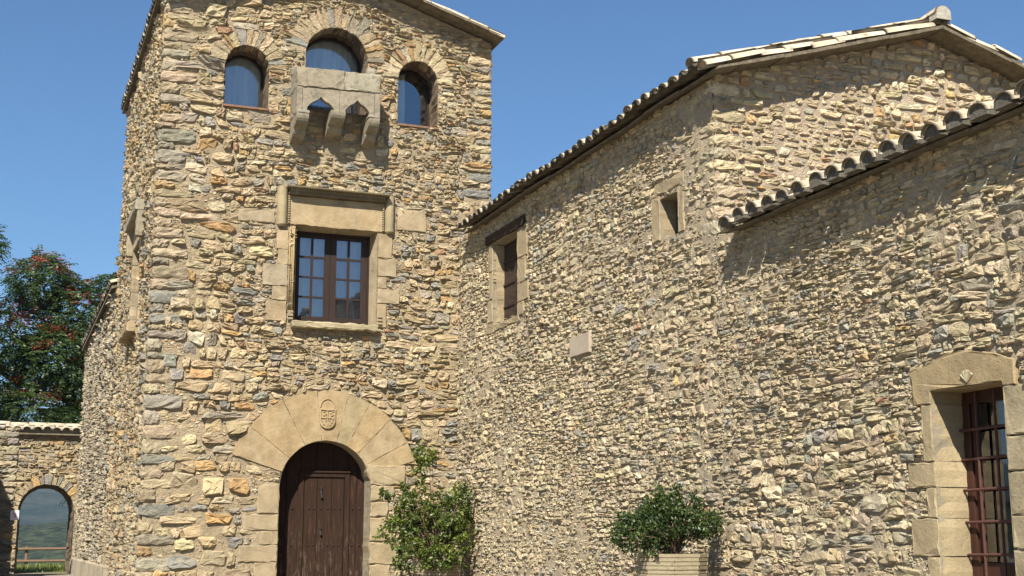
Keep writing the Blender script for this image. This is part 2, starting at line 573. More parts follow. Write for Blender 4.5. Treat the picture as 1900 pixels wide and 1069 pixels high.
def build_rubble(fr, R, parent, pal, rng, gap=.006, h=(.02, .045), warp=.03, shapes=(), top=None, ulim=None, n=12, nsolo=300,
                 rings=4, seed=1, back=.04, mat=None, rough=1.0, stone_name='stone', rest_name='small_rubble', minpx=9):
    N = len(R)
    c = R[:, :2]; a = R[:, 2:3]; b = R[:, 3:4]
    th = 2*np.pi*(np.arange(n)+.5)/n
    pw = 2/rng.uniform(2.6, 7.0, (N, 1))
    ct = np.cos(th)[None]; st = np.sin(th)[None]
    s = np.sign(ct)*np.abs(ct)**pw; t = np.sign(st)*np.abs(st)**pw
    rad = 1+rng.normal(0, .065, (N, n))
    s = s*rad; t = t*rad
    cj = rng.uniform(-.26-.14*(rough < 1), .10, (N, 4, 2))
    sgn = np.array([(-1, -1), (1, -1), (1, 1), (-1, 1)])
    cor = sgn[None]*(1+cj)
    wts = np.stack([(1-s)*(1-t), (1+s)*(1-t), (1+s)*(1+t), (1-s)*(1+t)], 2)/4
    P = np.einsum('nkc,ncd->nkd', wts, cor)
    ga = np.maximum(a-gap*rng.uniform(.4, 1.8, (N, 1)), a*.55); gb = np.maximum(b-gap*rng.uniform(.4, 1.8, (N, 1)), b*.55)
    rot = rng.normal(0, .045, (N, 1))
    x = P[:, :, 0]*ga; y = P[:, :, 1]*gb
    x, y = x*np.cos(rot)-y*np.sin(rot), x*np.sin(rot)+y*np.cos(rot)
    H = rng.uniform(h[0], h[1], (N, 1))*np.clip((b/.05)**.35, .7, 1.5)
    tx = rng.normal(0, .13, (N, 1)); ty = rng.normal(0, .16, (N, 1))
    spec = [(1.0, None, 0), (1.0, .50, .14), (.88, .92, .20), (.48, 1.0, .20)] if rings == 4 else [(1.0, None, 0), (1.0, .55, .16), (.72, 1.0, .22)]
    V = []
    u_c = c[:, 0:1]; v_c = c[:, 1:2]
    def warpf(u, v):
        du = snoise(u*3.1, v*4.7, seed)*warp+snoise(u*9, v*11, seed+5)*warp*.35
        dv = snoise(u*1.9, v*3.3, seed+9)*warp*1.0+snoise(u*.45, v*.8, seed+3)*warp*1.6+snoise(u*8, v*13, seed+7)*warp*.30
        return u+du, v+dv
    base = None
    for (sc_, hh, jt) in spec:
        uu = u_c+x*sc_; vv = v_c+y*sc_
        uu, vv = warpf(uu, vv)
        cu0, cv0 = warpf(u_c, v_c)
        m_ = .004 if sc_ > .9 else .012
        for _ in range(9):
            bad = np.zeros(uu.shape, bool)
            for sh in shapes:
                bad |= sh.inside(uu, vv, m_)
            if not bad.any(): break
            uu = np.where(bad, cu0+(uu-cu0)*.82, uu); vv = np.where(bad, cv0+(vv-cv0)*.82, vv)
        if ulim is not None:
            uu = np.clip(uu, ulim[0], ulim[1])
        if top is not None:
            vv = np.minimum(vv, top(uu))
        if hh is None:
            nn = np.full_like(uu, -back)
        else:
            nn = H*hh*(1+rng.normal(0, jt*1.5*rough, (N, n)))+(x*sc_)*tx+(y*sc_)*ty
        V.append(np.stack([uu, vv, nn], 2))
    cu_, cv_ = V[-1][:, :, 0].mean(1), V[-1][:, :, 1].mean(1)
    cen = np.stack([cu_, cv_, H[:, 0]*(1+rng.normal(0, .12, N))], 1)[:, None]
    V = np.concatenate(V+[cen], 1)                 # N, R*n+1, 3
    W = fr.w(V)
    cols = pick_cols(N, pal, rng)
    k = np.arange(n); k1 = (k+1) % n
    q = np.concatenate([np.stack([i*n+k, i*n+k1, (i+1)*n+k1, (i+1)*n+k], 1) for i in range(rings-1)])
    tr = np.stack([(rings-1)*n+k, (rings-1)*n+k1, np.full(n, rings*n)], 1)
    nv = V.shape[1]
    px, py, pz = project(W[:, -1])
    inn = (px > -5) & (px < 1905) & (py > -5) & (py < 1074) & (pz > 0)
    ex, ey, _ = project(W[:, 0:n].reshape(-1, 3))
    ex = ex.reshape(N, n); ey = ey.reshape(N, n)
    wpx = ex.max(1)-ex.min(1); hpx = ey.max(1)-ey.min(1)
    area = np.where(inn, wpx*hpx, 0)
    big = np.argsort(-area)[:nsolo]
    big = big[np.maximum(wpx, hpx)[big] >= minpx]
    big = big[area[big] > 0]
    solo = np.zeros(N, bool); solo[big] = True
    mat = mat or M['rubble']
    for i in np.nonzero(solo)[0]:
        o0 = W[i, -1]
        me = np_mesh(stone_name, W[i]-o0, q, tr, np.tile(cols[i], (nv, 1)))
        link(stone_name, me, mat, parent, o0)
    r = np.nonzero(~solo)[0]
    if len(r):
        off = (np.arange(len(r))*nv)[:, None, None]
        o0 = W[r].reshape(-1, 3).mean(0)
        me = np_mesh(rest_name, W[r].reshape(-1, 3)-o0, (q[None]+off).reshape(-1, 4), (tr[None]+off).reshape(-1, 3), np.repeat(cols[r], nv, 0))
        o = link(rest_name, me, mat, parent, o0)
        o['kind'] = 'stuff'
    return N

def chinks(fr, R, parent, pal, rng, keep, sz=(.035, .018), cover=.93, **kw):
    """small pinning stones in the mortar left between the larger ones"""
    u0, u1, v0, v1 = R[:, 0].min(), R[:, 0].max(), R[:, 1].min(), R[:, 1].max()
    st = .012
    nu = int((u1-u0)/st)+2; nv = int((v1-v0)/st)+2
    m = np.zeros((nv, nu), bool)
    for x, y, a, b in R:
        i0 = max(0, int((x-a*cover-u0)/st+.5)); i1 = int((x+a*cover-u0)/st+.5); j0 = max(0, int((y-b*cover-v0)/st+.5)); j1 = int((y+b*cover-v0)/st+.5)
        m[j0:j1+1, i0:i1+1] = True
    gu = np.arange(u0, u1, sz[0]*1.5); gv = np.arange(v0, v1, sz[1]*1.6)
    U, V = np.meshgrid(gu, gv)
    U = (U+rng.uniform(-.5, .5, U.shape)*sz[0]).ravel(); V = (V+rng.uniform(-.4, .4, V.shape)*sz[1]).ravel()
    ok = ~m[np.clip(((V-v0)/st).astype(int), 0, nv-1), np.clip(((U-u0)/st).astype(int), 0, nu-1)]
    ok &= keep(U, V)
    U = U[ok]; V = V[ok]; n = len(U)
    if n == 0: return
    C = np.column_stack([U, V, sz[0]*rng.uniform(.6, 1.4, n), sz[1]*rng.uniform(.6, 1.4, n)])
    build_rubble(fr, C, parent, pal, rng, gap=.001, h=(.010, .026), n=7, nsolo=0, rings=3, rest_name='pinning_stones', **kw)
    print('chinks', n)

def wall_sheet(fr, u0, u1, v0, v1, step, shapes, top, parent, name='mortar_face', mat=None, amp=.012, seed=3, lift=0.0):
    nu = int((u1-u0)/step)+1; nv = int((v1-v0)/step)+1
    U, V = np.meshgrid(np.linspace(u0, u1, nu), np.linspace(v0, v1, nv))
    D = lift+snoise(U*5, V*6, seed)*amp+snoise(U*14, V*17, seed+1)*amp*.6+snoise(U*.8, V*.7, seed+2)*amp
    uc = (U[:-1, :-1]+U[1:, 1:])/2; vc = (V[:-1, :-1]+V[1:, 1:])/2
    keep = np.ones_like(uc, bool)
    for s in shapes:
        keep &= ~s.inside(uc, vc)
    if top is not None:
        keep &= V[:-1, :-1] < top(uc)
        V = np.minimum(V, top(U))
    U = U.copy(); V = V.copy()
    for s in shapes:
        U, V = s.push(U, V, 0)
    P = fr.w(np.stack([U, V, D], 2)).reshape(-1, 3)
    idx = np.arange(nu*nv).reshape(nv, nu)
    q = np.stack([idx[:-1, :-1], idx[:-1, 1:], idx[1:, 1:], idx[1:, :-1]], 2)[keep]
    o0 = P.mean(0)
    me = np_mesh(name, P-o0, q.reshape(-1, 4))
    return link(name, me, mat or M['mortar'], parent, o0)

def reveal(fr, path, n0, n1, parent, mat, name='reveal', shrink=None, step=.08, jit=.008):
    """the inner faces of an opening: path runs counter-clockwise seen from outside, n0 outer, n1 inner depth"""
    p = resample(path, step, 0, RNG, closed=False)
    p = np.vstack([p, path[-1]])
    lv = 5
    V = []
    for i in range(lv):
        f = i/(lv-1)
        q = p.copy()
        if shrink is not None:
            q = p+(np.array([shrink(a) for a in p])-p)*f
        q = q+RNG.normal(0, jit, q.shape)*(1 if 0 < i < lv-1 else .3)
        V.append(np.column_stack([q, np.full(len(q), n0+(n1-n0)*f)]))
    k = len(p)
    F = []
    for i in range(lv-1):
        F += [(i*k+j+1, i*k+j, (i+1)*k+j, (i+1)*k+j+1) for j in range(k-1)]
    mb = MB(); mb.add(fr.w(np.concatenate(V)), F)
    return mb.link(name, mat, parent)

def arch_voussoirs(fr, uc, vs, r, L, count, parent, tone_pal='gold', a0=0, a1=math.pi, n1=.035, back=-.2, seed=0):
    rng = np.random.default_rng(seed)
    cuts = np.linspace(a0, a1, count+1)+np.r_[0, rng.normal(0, .25*(a1-a0)/count, count-1), 0]
    for i in range(count):
        t0, t1 = cuts[i]+.008, cuts[i+1]-.008
        LL = L*rng.uniform(.75, 1.1)
        pts = [(uc+r*math.cos(t0), vs+r*math.sin(t0)), (uc+(r+LL)*math.cos(t0), vs+(r+LL)*math.sin(t0)),
               (uc+(r+LL*rng.uniform(.93, 1.05))*math.cos(t1), vs+(r+LL)*math.sin(t1)), (uc+r*math.cos(t1), vs+r*math.sin(t1))]
        tone = tuple(pick_cols(1, tone_pal, rng)[0])
        prism(fr, pts, back, n1*rng.uniform(.4, 1.3), .014, 'voussoir', M['rubble'], parent, step=.06, jit=.007, tone=tone, rough=.006)

def quoins(xc, yc, sx, sy, z0, z1, parent, pal, seed, hmin=.13, hmax=.30, long=(.38, .62), short=(.2, .32), proud=.035, name='quoin', top_fn=None):
    """corner stones wrapping two faces. sx/sy: direction into the building from the corner"""
    rng = np.random.default_rng(seed)
    z = z0; i = 0
    zones = []
    while z < z1-.06:
        hh = min(rng.uniform(hmin, hmax), z1-z)
        lx = rng.uniform(*(long if i % 2 else short)); ly = rng.uniform(*(short if i % 2 else long))
        p = proud*rng.uniform(.7, 1.15)
        g = .006
        nx, ny, nz = 6, 6, 4
        # closed rounded block from a displaced lattice shell
        nx = ny = 7; nz = 5
        X = np.linspace(-1, 1, nx); Y = np.linspace(-1, 1, ny); Z = np.linspace(-1, 1, nz)
        vid = {}; V = []; F = []
        def vv(i_, j_, k_):
            key = (i_, j_, k_)
            if key not in vid:
                q = np.array([X[i_], Y[j_], Z[k_]])
                m = (np.abs(q)**6).sum()**(1/6)
                q = q/m
                vid[key] = len(V); V.append(q)
            return vid[key]
        for k_ in range(nz-1):
            for j_ in range(ny-1):
                F.append((vv(0, j_, k_), vv(0, j_, k_+1), vv(0, j_+1, k_+1), vv(0, j_+1, k_)))
                F.append((vv(nx-1, j_, k_), vv(nx-1, j_+1, k_), vv(nx-1, j_+1, k_+1), vv(nx-1, j_, k_+1)))
            for i_ in range(nx-1):
                F.append((vv(i_, 0, k_), vv(i_+1, 0, k_), vv(i_+1, 0, k_+1), vv(i_, 0, k_+1)))
                F.append((vv(i_, ny-1, k_), vv(i_, ny-1, k_+1), vv(i_+1, ny-1, k_+1), vv(i_+1, ny-1, k_)))
        for i_ in range(nx-1):
            for j_ in range(ny-1):
                F.append((vv(i_, j_, 0), vv(i_, j_+1, 0), vv(i_+1, j_+1, 0), vv(i_+1, j_, 0)))
                F.append((vv(i_, j_, nz-1), vv(i_+1, j_, nz-1), vv(i_+1, j_+1, nz-1), vv(i_, j_+1, nz-1)))
        V = np.array(V)
        hx, hy, hz = (lx+p)/2, (ly+p)/2, hh/2-g
        W = V*np.array([hx, hy, hz])*(1+rng.normal(0, .02, V.shape))
        W = W*(1+.10*rng.uniform(-1, .3)*V[:, [1, 2, 0]])+rng.normal(0, .007, V.shape)
        cx = xc+sx*(lx-p)/2; cy = yc+sy*(ly-p)/2
        W = W+rng.normal(0, .004, W.shape)
        Fq = [f if True else f[::-1] for f in F]
        col = pick_cols(1, pal, rng)[0]
        me = np_mesh(name, W, Fq, None, np.tile(col, (len(W), 1)))
        link(name, me, M['rubble'], parent, (cx, cy, z+hh/2))
        zones.append((z, z+hh, lx, ly))
        z += hh; i += 1
    return zones

# ------------------------------------------------------------------ roof tiles
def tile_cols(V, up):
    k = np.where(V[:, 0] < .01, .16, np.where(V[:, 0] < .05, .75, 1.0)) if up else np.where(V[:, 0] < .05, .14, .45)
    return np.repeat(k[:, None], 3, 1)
def tile_mesh(name, L=.46, r0=.095, r1=.078, thk=.014, up=True, n=8, depth=.85):
    """barrel tile: local +x runs upslope, z up; cover tiles arch up, channel tiles sag down"""
    V = []; F = []
    st = 3
    for i in range(st+1):
        f = (0, .07, .5, 1.0)[i]; r = r0+(r1-r0)*f if up else r1+(r0-r1)*f
        for rr in (r, r-thk):
            for k in range(n+1):
                t = math.pi*k/n
                y = -rr*math.cos(t); z = rr*math.sin(t)*depth
                if not up: z = -z
                V.append((L*f, y, z))
    m = 2*(n+1)
    for i in range(st):
        for k in range(n):
            o = i*m+k; p = (i+1)*m+k
            f = (o, o+1, p+1, p); g = (o+n+1, p+n+1, p+n+2, o+n+2)
            F.append(f[::-1] if up else f); F.append(g[::-1] if up else g)
        for kk in (0, n):
            o = i*m+kk; p = (i+1)*m+kk
            f = (o, p, p+n+1, o+n+1)
            F.append(f if (kk == 0) == up else f[::-1])
    for i in (0, st):
        for k in range(n):
            o = i*m+k
            f = (o, o+1, o+n+2, o+n+1)
            F.append(f if (i == 0) == up else f[::-1])
    me = bpy.data.meshes.new(name)
    me.from_pydata(V, [], F)
    me.polygons.foreach_set('use_smooth', np.ones(len(F), bool))
    a = me.color_attributes.new('col', 'FLOAT_COLOR', 'POINT')
    cc = np.ones((len(V), 4), np.float32)
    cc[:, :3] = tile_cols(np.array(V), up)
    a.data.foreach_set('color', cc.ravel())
    me.update()
    me.materials.append(M['tile'])
    return me
COVER = tile_mesh('cover_tile'); CHANNEL = tile_mesh('channel_tile', up=False, r0=.09, r1=.085)
def co_np(me):
    a = np.zeros(len(me.vertices)*3, np.float32); me.vertices.foreach_get('co', a); return a.reshape(-1, 3)
def quads_np(me):
    return np.array([tuple(p.vertices) for p in me.polygons])
CV, CQ = co_np(COVER), quads_np(COVER)
HV, HQ = co_np(CHANNEL), quads_np(CHANNEL)
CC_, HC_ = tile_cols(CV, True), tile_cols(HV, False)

class TileSet:
    def __init__(s, parent): s.p = parent; s.solo = 0; s.V = []; s.Q = []; s.C = []; s.n = 0
    def put(s, kind, loc, up_dir, lat, solo, scale=1.0, rng=RNG, name='roof_tile'):
        x = Vector(up_dir).normalized(); y = Vector(lat).normalized(); z = x.cross(y).normalized()
        if z.z < 0:
            y = -y; z = x.cross(y)
        j = [rng.normal(0, .032) for _ in range(3)]; scale = scale*rng.uniform(.94, 1.06)
        Rm = Matrix((x, y, z)).transposed() @ Matrix.Rotation(j[0]*1.5, 3, 'Z') @ Matrix.Rotation(j[1], 3, 'X') @ Matrix.Rotation(j[2]*.5, 3, 'Y')
        loc = np.array(loc, float)+rng.normal(0, .009, 3)
        if solo and s.solo < 300:
            s.solo += 1
            o = link(name, COVER if kind == 'cover' else CHANNEL, None, s.p, loc)
            o.rotation_euler = Rm.to_euler()
            o.scale = (scale,)*3
        else:
            v, q = (CV, CQ) if kind == 'cover' else (HV, HQ)
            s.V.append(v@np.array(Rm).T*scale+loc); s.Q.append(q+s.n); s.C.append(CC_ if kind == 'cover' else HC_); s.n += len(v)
    def done(s, name='upper_roof_tiles'):
        if not s.V: return
        V = np.concatenate(s.V); o0 = V.mean(0)
        me = np_mesh(name, V-o0, np.concatenate(s.Q), None, np.concatenate(s.C), smooth=True)
        o = link(name, me, M['tile'], s.p, o0)
        o['kind'] = 'stuff'

def slab_quad(mb, a, b, c, d, t):
    """a flat slab: corners a b c d (counter-clockwise from above), thickness t downwards"""
    P = [np.array(q, float) for q in (a, b, c, d)]
    Q = [q-np.array([0, 0, t]) for q in P]
    mb.add(P+Q, [(0, 1, 2, 3), (7, 6, 5, 4), (0, 4, 5, 1), (1, 5, 6, 2), (2, 6, 7, 3), (3, 7, 4, 0)])

# ================================================================== GROUND AND FAR LAND
def ground_z(x, y):
    z = .65-.65*np.clip((-14-y)/8, 0, 1)
    z = z-np.clip(y-27, 0, 60)*.35-np.clip(y-87, 0, 400)*.05
    return z
def sheet(name, xs, ys, zf, mat, label):
    X, Y = np.meshgrid(xs, ys)
    Z = zf(X, Y)
    idx = np.arange(X.size).reshape(X.shape)
    q = np.stack([idx[:-1, :-1], idx[:-1, 1:], idx[1:, 1:], idx[1:, :-1]], 2).reshape(-1, 4)
    me = np_mesh(name, np.stack([X, Y, Z], 2).reshape(-1, 3), q, smooth=True)
    o = link(name, me, mat)
    o['kind'] = 'structure'; o['label'] = label
    return o
def mat_ground():
    t = NT('pale_gravel_ground')
    c = t.mix(t.ramp(t.noise(.9, 5), [(.35, 0.0), (.65, 1.0)]), (.27, .23, .17), (.21, .18, .13))
    c = t.mix(t.ramp(t.noise(45, 4, .7), [(.45, 0.0), (.7, .7)]), c, (.24, .20, .15))
    t.bsdf(c, .95, t.bump(t.noise(60, 5, .7), .8, .02))
    return t.m
def mat_hill():
    t = NT('scrub_and_forest_hill')
    c = t.mix(t.ramp(t.noise(.012, 6, .65), [(.42, 0.0), (.58, 1.0)]), (.018, .036, .024), (.055, .065, .045))
    c = t.mix(t.ramp(t.noise(.05, 5, .7), [(.5, 0.0), (.62, .8)]), c, (.016, .028, .016))
    c = t.mix(t.ramp(t.noise(.02, 4, .7, t.scaled((1, 1, 5))), [(.64, 0.0), (.68, .8)]), c, (.22, .21, .18))
    t.bsdf(c, .95, t.bump(t.noise(.08, 6, .7), 1.0, 12))
    return t.m
xs = np.unique(np.r_[np.linspace(-6000, -40, 30), np.linspace(-40, 60, 80), np.linspace(60, 6000, 30)])
ys = np.unique(np.r_[np.linspace(-6000, -40, 25), np.linspace(-40, 100, 110), np.linspace(100, 9000, 40)])
sheet('ground', xs, ys, ground_z, mat_ground(), 'pale gravel courtyard ground running up to the walls')
def hill_z(X, Y):
    d = (Y-900)/2200
    r = np.clip(d, 0, 1)
    z = -45+r*235+snoise(X/420, Y/420, 3)*34*r+snoise(X/160, Y/160, 4)*16*r+snoise(X/60, Y/60, 5)*5
    return z-np.clip(Y-3100, 0, 3000)*.05
sheet('hills', np.linspace(-3500, 4500, 170), np.linspace(700, 5200, 110), hill_z, mat_hill(), 'hazy scrub covered mountainside across the valley')
def near_hill_z(X, Y):
    r = np.clip((Y-260)/260, 0, 1)*np.clip((820-Y)/200, 0, 1)
    return -45+r*(58+snoise(X/90, Y/120, 8)*14+snoise(X/25, Y/25, 9)*5)-np.clip((X-30)/60, -1, 4)*6*r
def mat_forest():
    t = NT('distant_pine_slope')
    c = t.mix(t.ramp(t.noise(.12, 5, .7), [(.4, 0.0), (.6, 1.0)]), (.012, .024, .012), (.04, .05, .025))
    t.bsdf(c, .95, t.bump(t.voro(.22), 1.0, 5))
    return t.m
sheet('near_hillside', np.linspace(-500, 600, 150), np.linspace(230, 860, 90), near_hill_z, mat_forest(), 'dark wooded hillside below the mountain')

# ================================================================== TOWER
XL, XR = 2.18, 8.06
tower = thing('stone_tower', (5.1, 3.5, .65), 'tall square stone tower with three arched top windows, a box machicolation and an arched door', 'tower')
FA = Frame((0, 0, 0), (1, 0, 0), (0, -1, 0))
RX, RZ = 5.12, 11.62
def roof_top(u):
    return np.where(u < RX, RZ-(RX-u)*.235, RZ-(u-RX)*.305)-.02
W_L = Arch(3.565, .375, 9.66, 8.92)
W_R = Arch(6.655, .375, 9.78, 8.93)
W_M = Arch(5.14, .56, 10.02, 9.02)
DOOR = Arch(5.13, .775, 2.45, .60)
MAIN = Rect(4.50, 5.95, 5.23, 6.90)
holes = [W_L, W_R, W_M, DOOR, MAIN]

# quoins on both visible corners
zl = quoins(XL, 0, 1, 1, .60, 10.80, tower, 'edge', 21, hmin=.11, hmax=.27, long=(.34, .58), short=(.16, .3), proud=.05)
zr = quoins(XR, 0, -1, 1, 6.2, 10.62, tower, 'gold', 22, proud=.035, long=(.34, .55), short=(.18, .3), hmin=.09, hmax=.2)

# dressed blocks of the main window
blocks = []
for (a, b, c, d) in [(4.17, 4.38, 6.46, 6.80), (4.20, 4.38, 6.20, 6.46), (3.95, 4.38, 5.82, 6.20), (4.12, 4.38, 5.57, 5.82), (4.02, 4.38, 5.21, 5.57),
                     (5.955, 6.22, 6.44, 6.88), (5.955, 6.30, 6.11, 6.44), (5.955, 6.13, 5.90, 6.11), (5.955, 6.36, 5.63, 5.90), (5.955, 6.13, 5.21, 5.63),
                     (3.50, 4.13, 6.90, 7.13), (6.30, 6.84, 6.97, 7.36)]:
    blocks.append(Rect(a, b, c, d))
    prism(FA, rect(a+.004, b-.004, c+.004, d-.004), -.12, .035, .010, 'ashlar_block', M['ash'], tower)
lint = Rect(4.34, 6.06, 6.90, 7.42)
prism(FA, rect(4.34, 6.055, 6.904, 7.42), -.24, .035, .010, 'lintel', M['ash'], tower, tone=(1.02, .97, .86))
# door surround
djl = [(4.00, 2.00, 2.49), (3.77, 1.73, 2.00), (4.06, 1.50, 1.73), (3.72, 1.22, 1.50), (3.98, .93, 1.22), (3.75, .60, .93)]
djr = [(6.52, 2.49, 2.84), (6.32, 2.22, 2.49), (6.22, 1.96, 2.22), (6.33, 1.55, 1.96), (6.42, 1.17, 1.55), (6.28, .88, 1.17), (6.45, .60, .88)]
def arch_u(z, side):
    return 5.13+side*(.775 if z <= 2.45 else math.sqrt(max(.775**2-(z-2.45)**2, 0)))
for (x, z0, z1) in djl:
    blocks.append(Rect(x, 4.36, z0, z1))
    prism(FA, [(x, z0+.004), (arch_u(z0, -1), z0+.004), (arch_u(z1, -1), z1-.004), (x, z1-.004)], -.36, .04, .018, 'jamb_block', M['ashg'], tower, tone=(1.08, .98, .86), jit=.006)
for (x, z0, z1) in djr:
    blocks.append(Rect(5.9, x, z0, z1))
    prism(FA, [(arch_u(z0, 1), z0+.004), (x, z0+.004), (x, z1-.004), (arch_u(z1, 1), z1-.004)], -.36, .04, .022, 'jamb_block', M['ashg'], tower, tone=(1.12, 1.02, .88), jit=.008)
# the big ring of voussoirs over the door
RI, RO = .775, 1.63
jo = [16.5, 29, 46.5, 62.5, 77, 96.5, 118, 143, 162]
tones = [(1.0, .93, .80), (1.0, .96, .88), (1.03, .95, .80), (.93, .92, .83), (1.0, .92, .79), (.98, .91, .78), (.98, .90, .76), (.97, .92, .82)]
for i in range(8):
    t0, t1 = math.radians(jo[i]+.10), math.radians(jo[i+1]-.10)
    def rp(r, t): return (5.13+r*math.cos(t), 2.45+r*math.sin(t))
    ro = RO*(1+RNG.normal(0, .012))
    pts = [rp(RI, t0), rp(ro, t0)]+[rp(ro, t) for t in np.linspace(t0, t1, 5)[1:-1]]+[rp(ro, t1), rp(RI, t1)]+[rp(RI, t) for t in np.linspace(t1, t0, 6)[1:-1]]
    prism(FA, pts, -.36, .030+RNG.uniform(-.003, .003), .004, 'door_voussoir', M['ash'], tower, tone=tones[i], jit=.003, rough=.002)
ring = Arch(5.13, RO-.02, 2.45, 2.86)
class Ring:
    def inside(s, u, v, m=0):
        return (v > 2.84-m) & ((u-5.13)**2+(v-2.45)**2 < (RO-.01+m)**2)
    def push(s, u, v, m=0):
        k = s.inside(u, v, m)
        d = np.maximum(np.hypot(u-5.13, v-2.45), 1e-6)
        low = (v-(2.84-m)) < (RO+m-d)
        u2 = np.where(low, u, 5.13+(u-5.13)/d*(RO-.01+m)); v2 = np.where(low, 2.84-m, 2.45+(v-2.45)/d*(RO-.01+m))
        return np.where(k, u2, u), np.where(k, v2, v)
ringS = Ring()
# window arches of thin radial stones
for (A, L, cnt, sd) in ((W_L, .36, 15, 5), (W_R, .38, 15, 6), (W_M, .40, 21, 7)):
    uc, r, vs, v0 = A.a
    arch_voussoirs(FA, uc, vs, r, L, cnt, tower, seed=sd, back=-.3, n1=.026)
class Head:
    def __init__(s, A, e): s.uc, s.r, s.vs, s.v0 = A.a; s.r = s.r+e
    def inside(s, u, v, m=0): return (v > s.vs-m) & ((u-s.uc)**2+(v-s.vs)**2 < (s.r+m)**2)
    def push(s, u, v, m=0):
        k = s.inside(u, v, m)
        d = np.maximum(np.hypot(u-s.uc, v-s.vs), 1e-6)
        low = (v-(s.vs-m)) < (s.r+m-d)
        u2 = np.where(low, u, s.uc+(u-s.uc)/d*(s.r+m)); v2 = np.where(low, s.vs-m, s.vs+(v-s.vs)/d*(s.r+m))
        return np.where(k, u2, u), np.where(k, v2, v)
heads = [Head(W_L, .27), Head(W_R, .27), Head(W_M, .30)]
mach_zone = [Rect(4.36, 4.62, 8.25, 8.85), Rect(4.95, 5.2, 8.25, 8.85), Rect(5.62, 5.88, 8.25, 8.85)]
hood_zone = [Rect(4.15, 6.27, 7.0, 7.56), Rect(4.15, 4.4, 6.83, 7.56), Rect(6.03, 6.27, 6.86, 7.56), Rect(4.38, 5.96, 5.05, 5.25)]
stone_shapes = holes+blocks+[lint, ringS]+heads+mach_zone+hood_zone
def qz(z, zones, which):
    o = np.zeros_like(z)
    for a, b, lx, ly in zones:
        o = np.where((z >= a) & (z < b), lx if which == 'x' else ly, o)
    return o
def keepA(U, V):
    k = V < roof_top(U)-.01
    for s in stone_shapes:
        k &= ~s.inside(U, V)
    k &= U > XL+qz(V, zl, 'x')+.02
    k &= U < XR-qz(V, zr, 'x')-.02
    k &= ~((U > 7.62) & (V < 6.2))
    return k
def sizeA(U, V):
    s = .5+.9*vnoise(U*.75, V*.6, 31)
    left = np.clip((4.4-U)/2.0, 0, 1)
    s = s*(1+.75*left)
    thin = 1.0*np.exp(-((U-5.7)/1.5)**2-((V-4.6)/.5)**2)+.6*np.clip((V-9.3)/1, 0, 1)*(U > 4)
    return .235*s*(1-.15*thin), .122*s*(1-.42*np.clip(thin, 0, 1))*(.8+.6*left)
rngA = np.random.default_rng(5)
RA = pack(XL+.02, XR-.02, .6, 11.7, .19, sizeA, keepA, rngA)
nA = build_rubble(FA, RA, tower, 'gold', rngA, gap=.004, h=(.020, .058), rough=.7, mat=M['rubt'], warp=.050, shapes=stone_shapes, top=roof_top, ulim=(XL, XR), n=14, seed=51)
chinks(FA, RA, tower, 'gold', rngA, keepA, warp=.050, seed=51, shapes=stone_shapes, ulim=(XL, XR), mat=M['rubt'])
wall_sheet(FA, XL, XR, .3, 11.7, .045, holes, roof_top, tower, lift=.007)

# left flank, seen at a grazing angle
FL = Frame((XL, 0, 0), (0, -1, 0), (-1, 0, 0))
TD = 7.3
SW_ = Rect(-3.65, -2.35, 5.42, 6.98)      # side window opening in u = -Y
def topL(u): return np.full_like(np.asarray(u, float), 10.90)
sideblk = [Rect(-2.35, -2.1, 5.42, 7.0), Rect(-3.9, -3.65, 5.42, 7.0), Rect(-4.0, -2.0, 6.98, 7.75), Rect(-3.8, -2.2, 5.2, 5.42)]
def keepL(U, V):
    k = V < 10.9
    for s in [SW_]+sideblk: k &= ~s.inside(U, V)
    k &= U < -qz(V, zl, 'y')
    return k
def sizeL(U, V):
    s = .6+.8*vnoise(U*.7, V*.7, 33)
    return .22*s, .115*s
rngL = np.random.default_rng(6)
RL = pack(-TD, -.02, .6, 10.9, .19, sizeL, keepL, rngL)
build_rubble(FL, RL, tower, 'gold', rngL, gap=.006, h=(.02, .06), warp=.035, shapes=[SW_]+sideblk, n=10, seed=61, ulim=(-TD, 0), nsolo=0, rings=3, rest_name='flank_rubble')
wall_sheet(FL, -TD, 0, .3, 10.9, .07, [SW_], topL, tower)
# side window: pale jambs, hood and sill standing proud of the wall
for i in range(6):
    z0 = 5.42+i*.262
    prism(FL, rect(-2.35, -2.10, z0+.003, z0+.259), -.35, .05, .01, 'jamb_block', M['ash'], tower)
    prism(FL, rect(-3.90, -3.65, z0+.003, z0+.259), -.35, .05, .01, 'jamb_block', M['ash'], tower)
prism(FL, rect(-3.95, -2.05, 7.0, 7.42), -.35, .05, .012, 'lintel', M['ash'], tower)
prism(FL, [(-4.05, 7.43), (-1.95, 7.43), (-1.95, 7.62), (-4.05, 7.62)], -.1, .20, .03, 'hood_moulding', M['ashg'], tower)
prism(FL, rect(-4.05, -3.85, 6.95, 7.42), -.1, .16, .03, 'hood_drop', M['ashg'], tower)
prism(FL, rect(-2.15, -1.95, 6.95, 7.42), -.1, .16, .03, 'hood_drop', M['ashg'], tower)
prism(FL, rect(-3.85, -2.15, 5.24, 5.41), -.1, .22, .03, 'window_sill', M['ash'], tower)
mb = MB(); mb.fbox(FL, -3.65, -2.35, 5.42, 6.98, -.42, -.36); mb.link('shutter', M['frame'], tower)

# other faces and floors of the tower body
mb = MB()
mb.box(XL+.05, XR-.02, TD-.3, TD, .3, 10.9)
mb.link('back_wall', M['mortar_g'], tower)
FT = Frame((XR, 0, 0), (0, 1, 0), (1, 0, 0))
wall_sheet(FT, 0, TD, .3, 10.75, .12, [], None, tower, amp=.02)
for zf_ in (4.2, 8.3, 10.75):
    mb = MB(); mb.box(XL+.5, XR-.05, .95, TD-.35, zf_, zf_+.15); mb.link('inner_floor', M['dark'], tower)

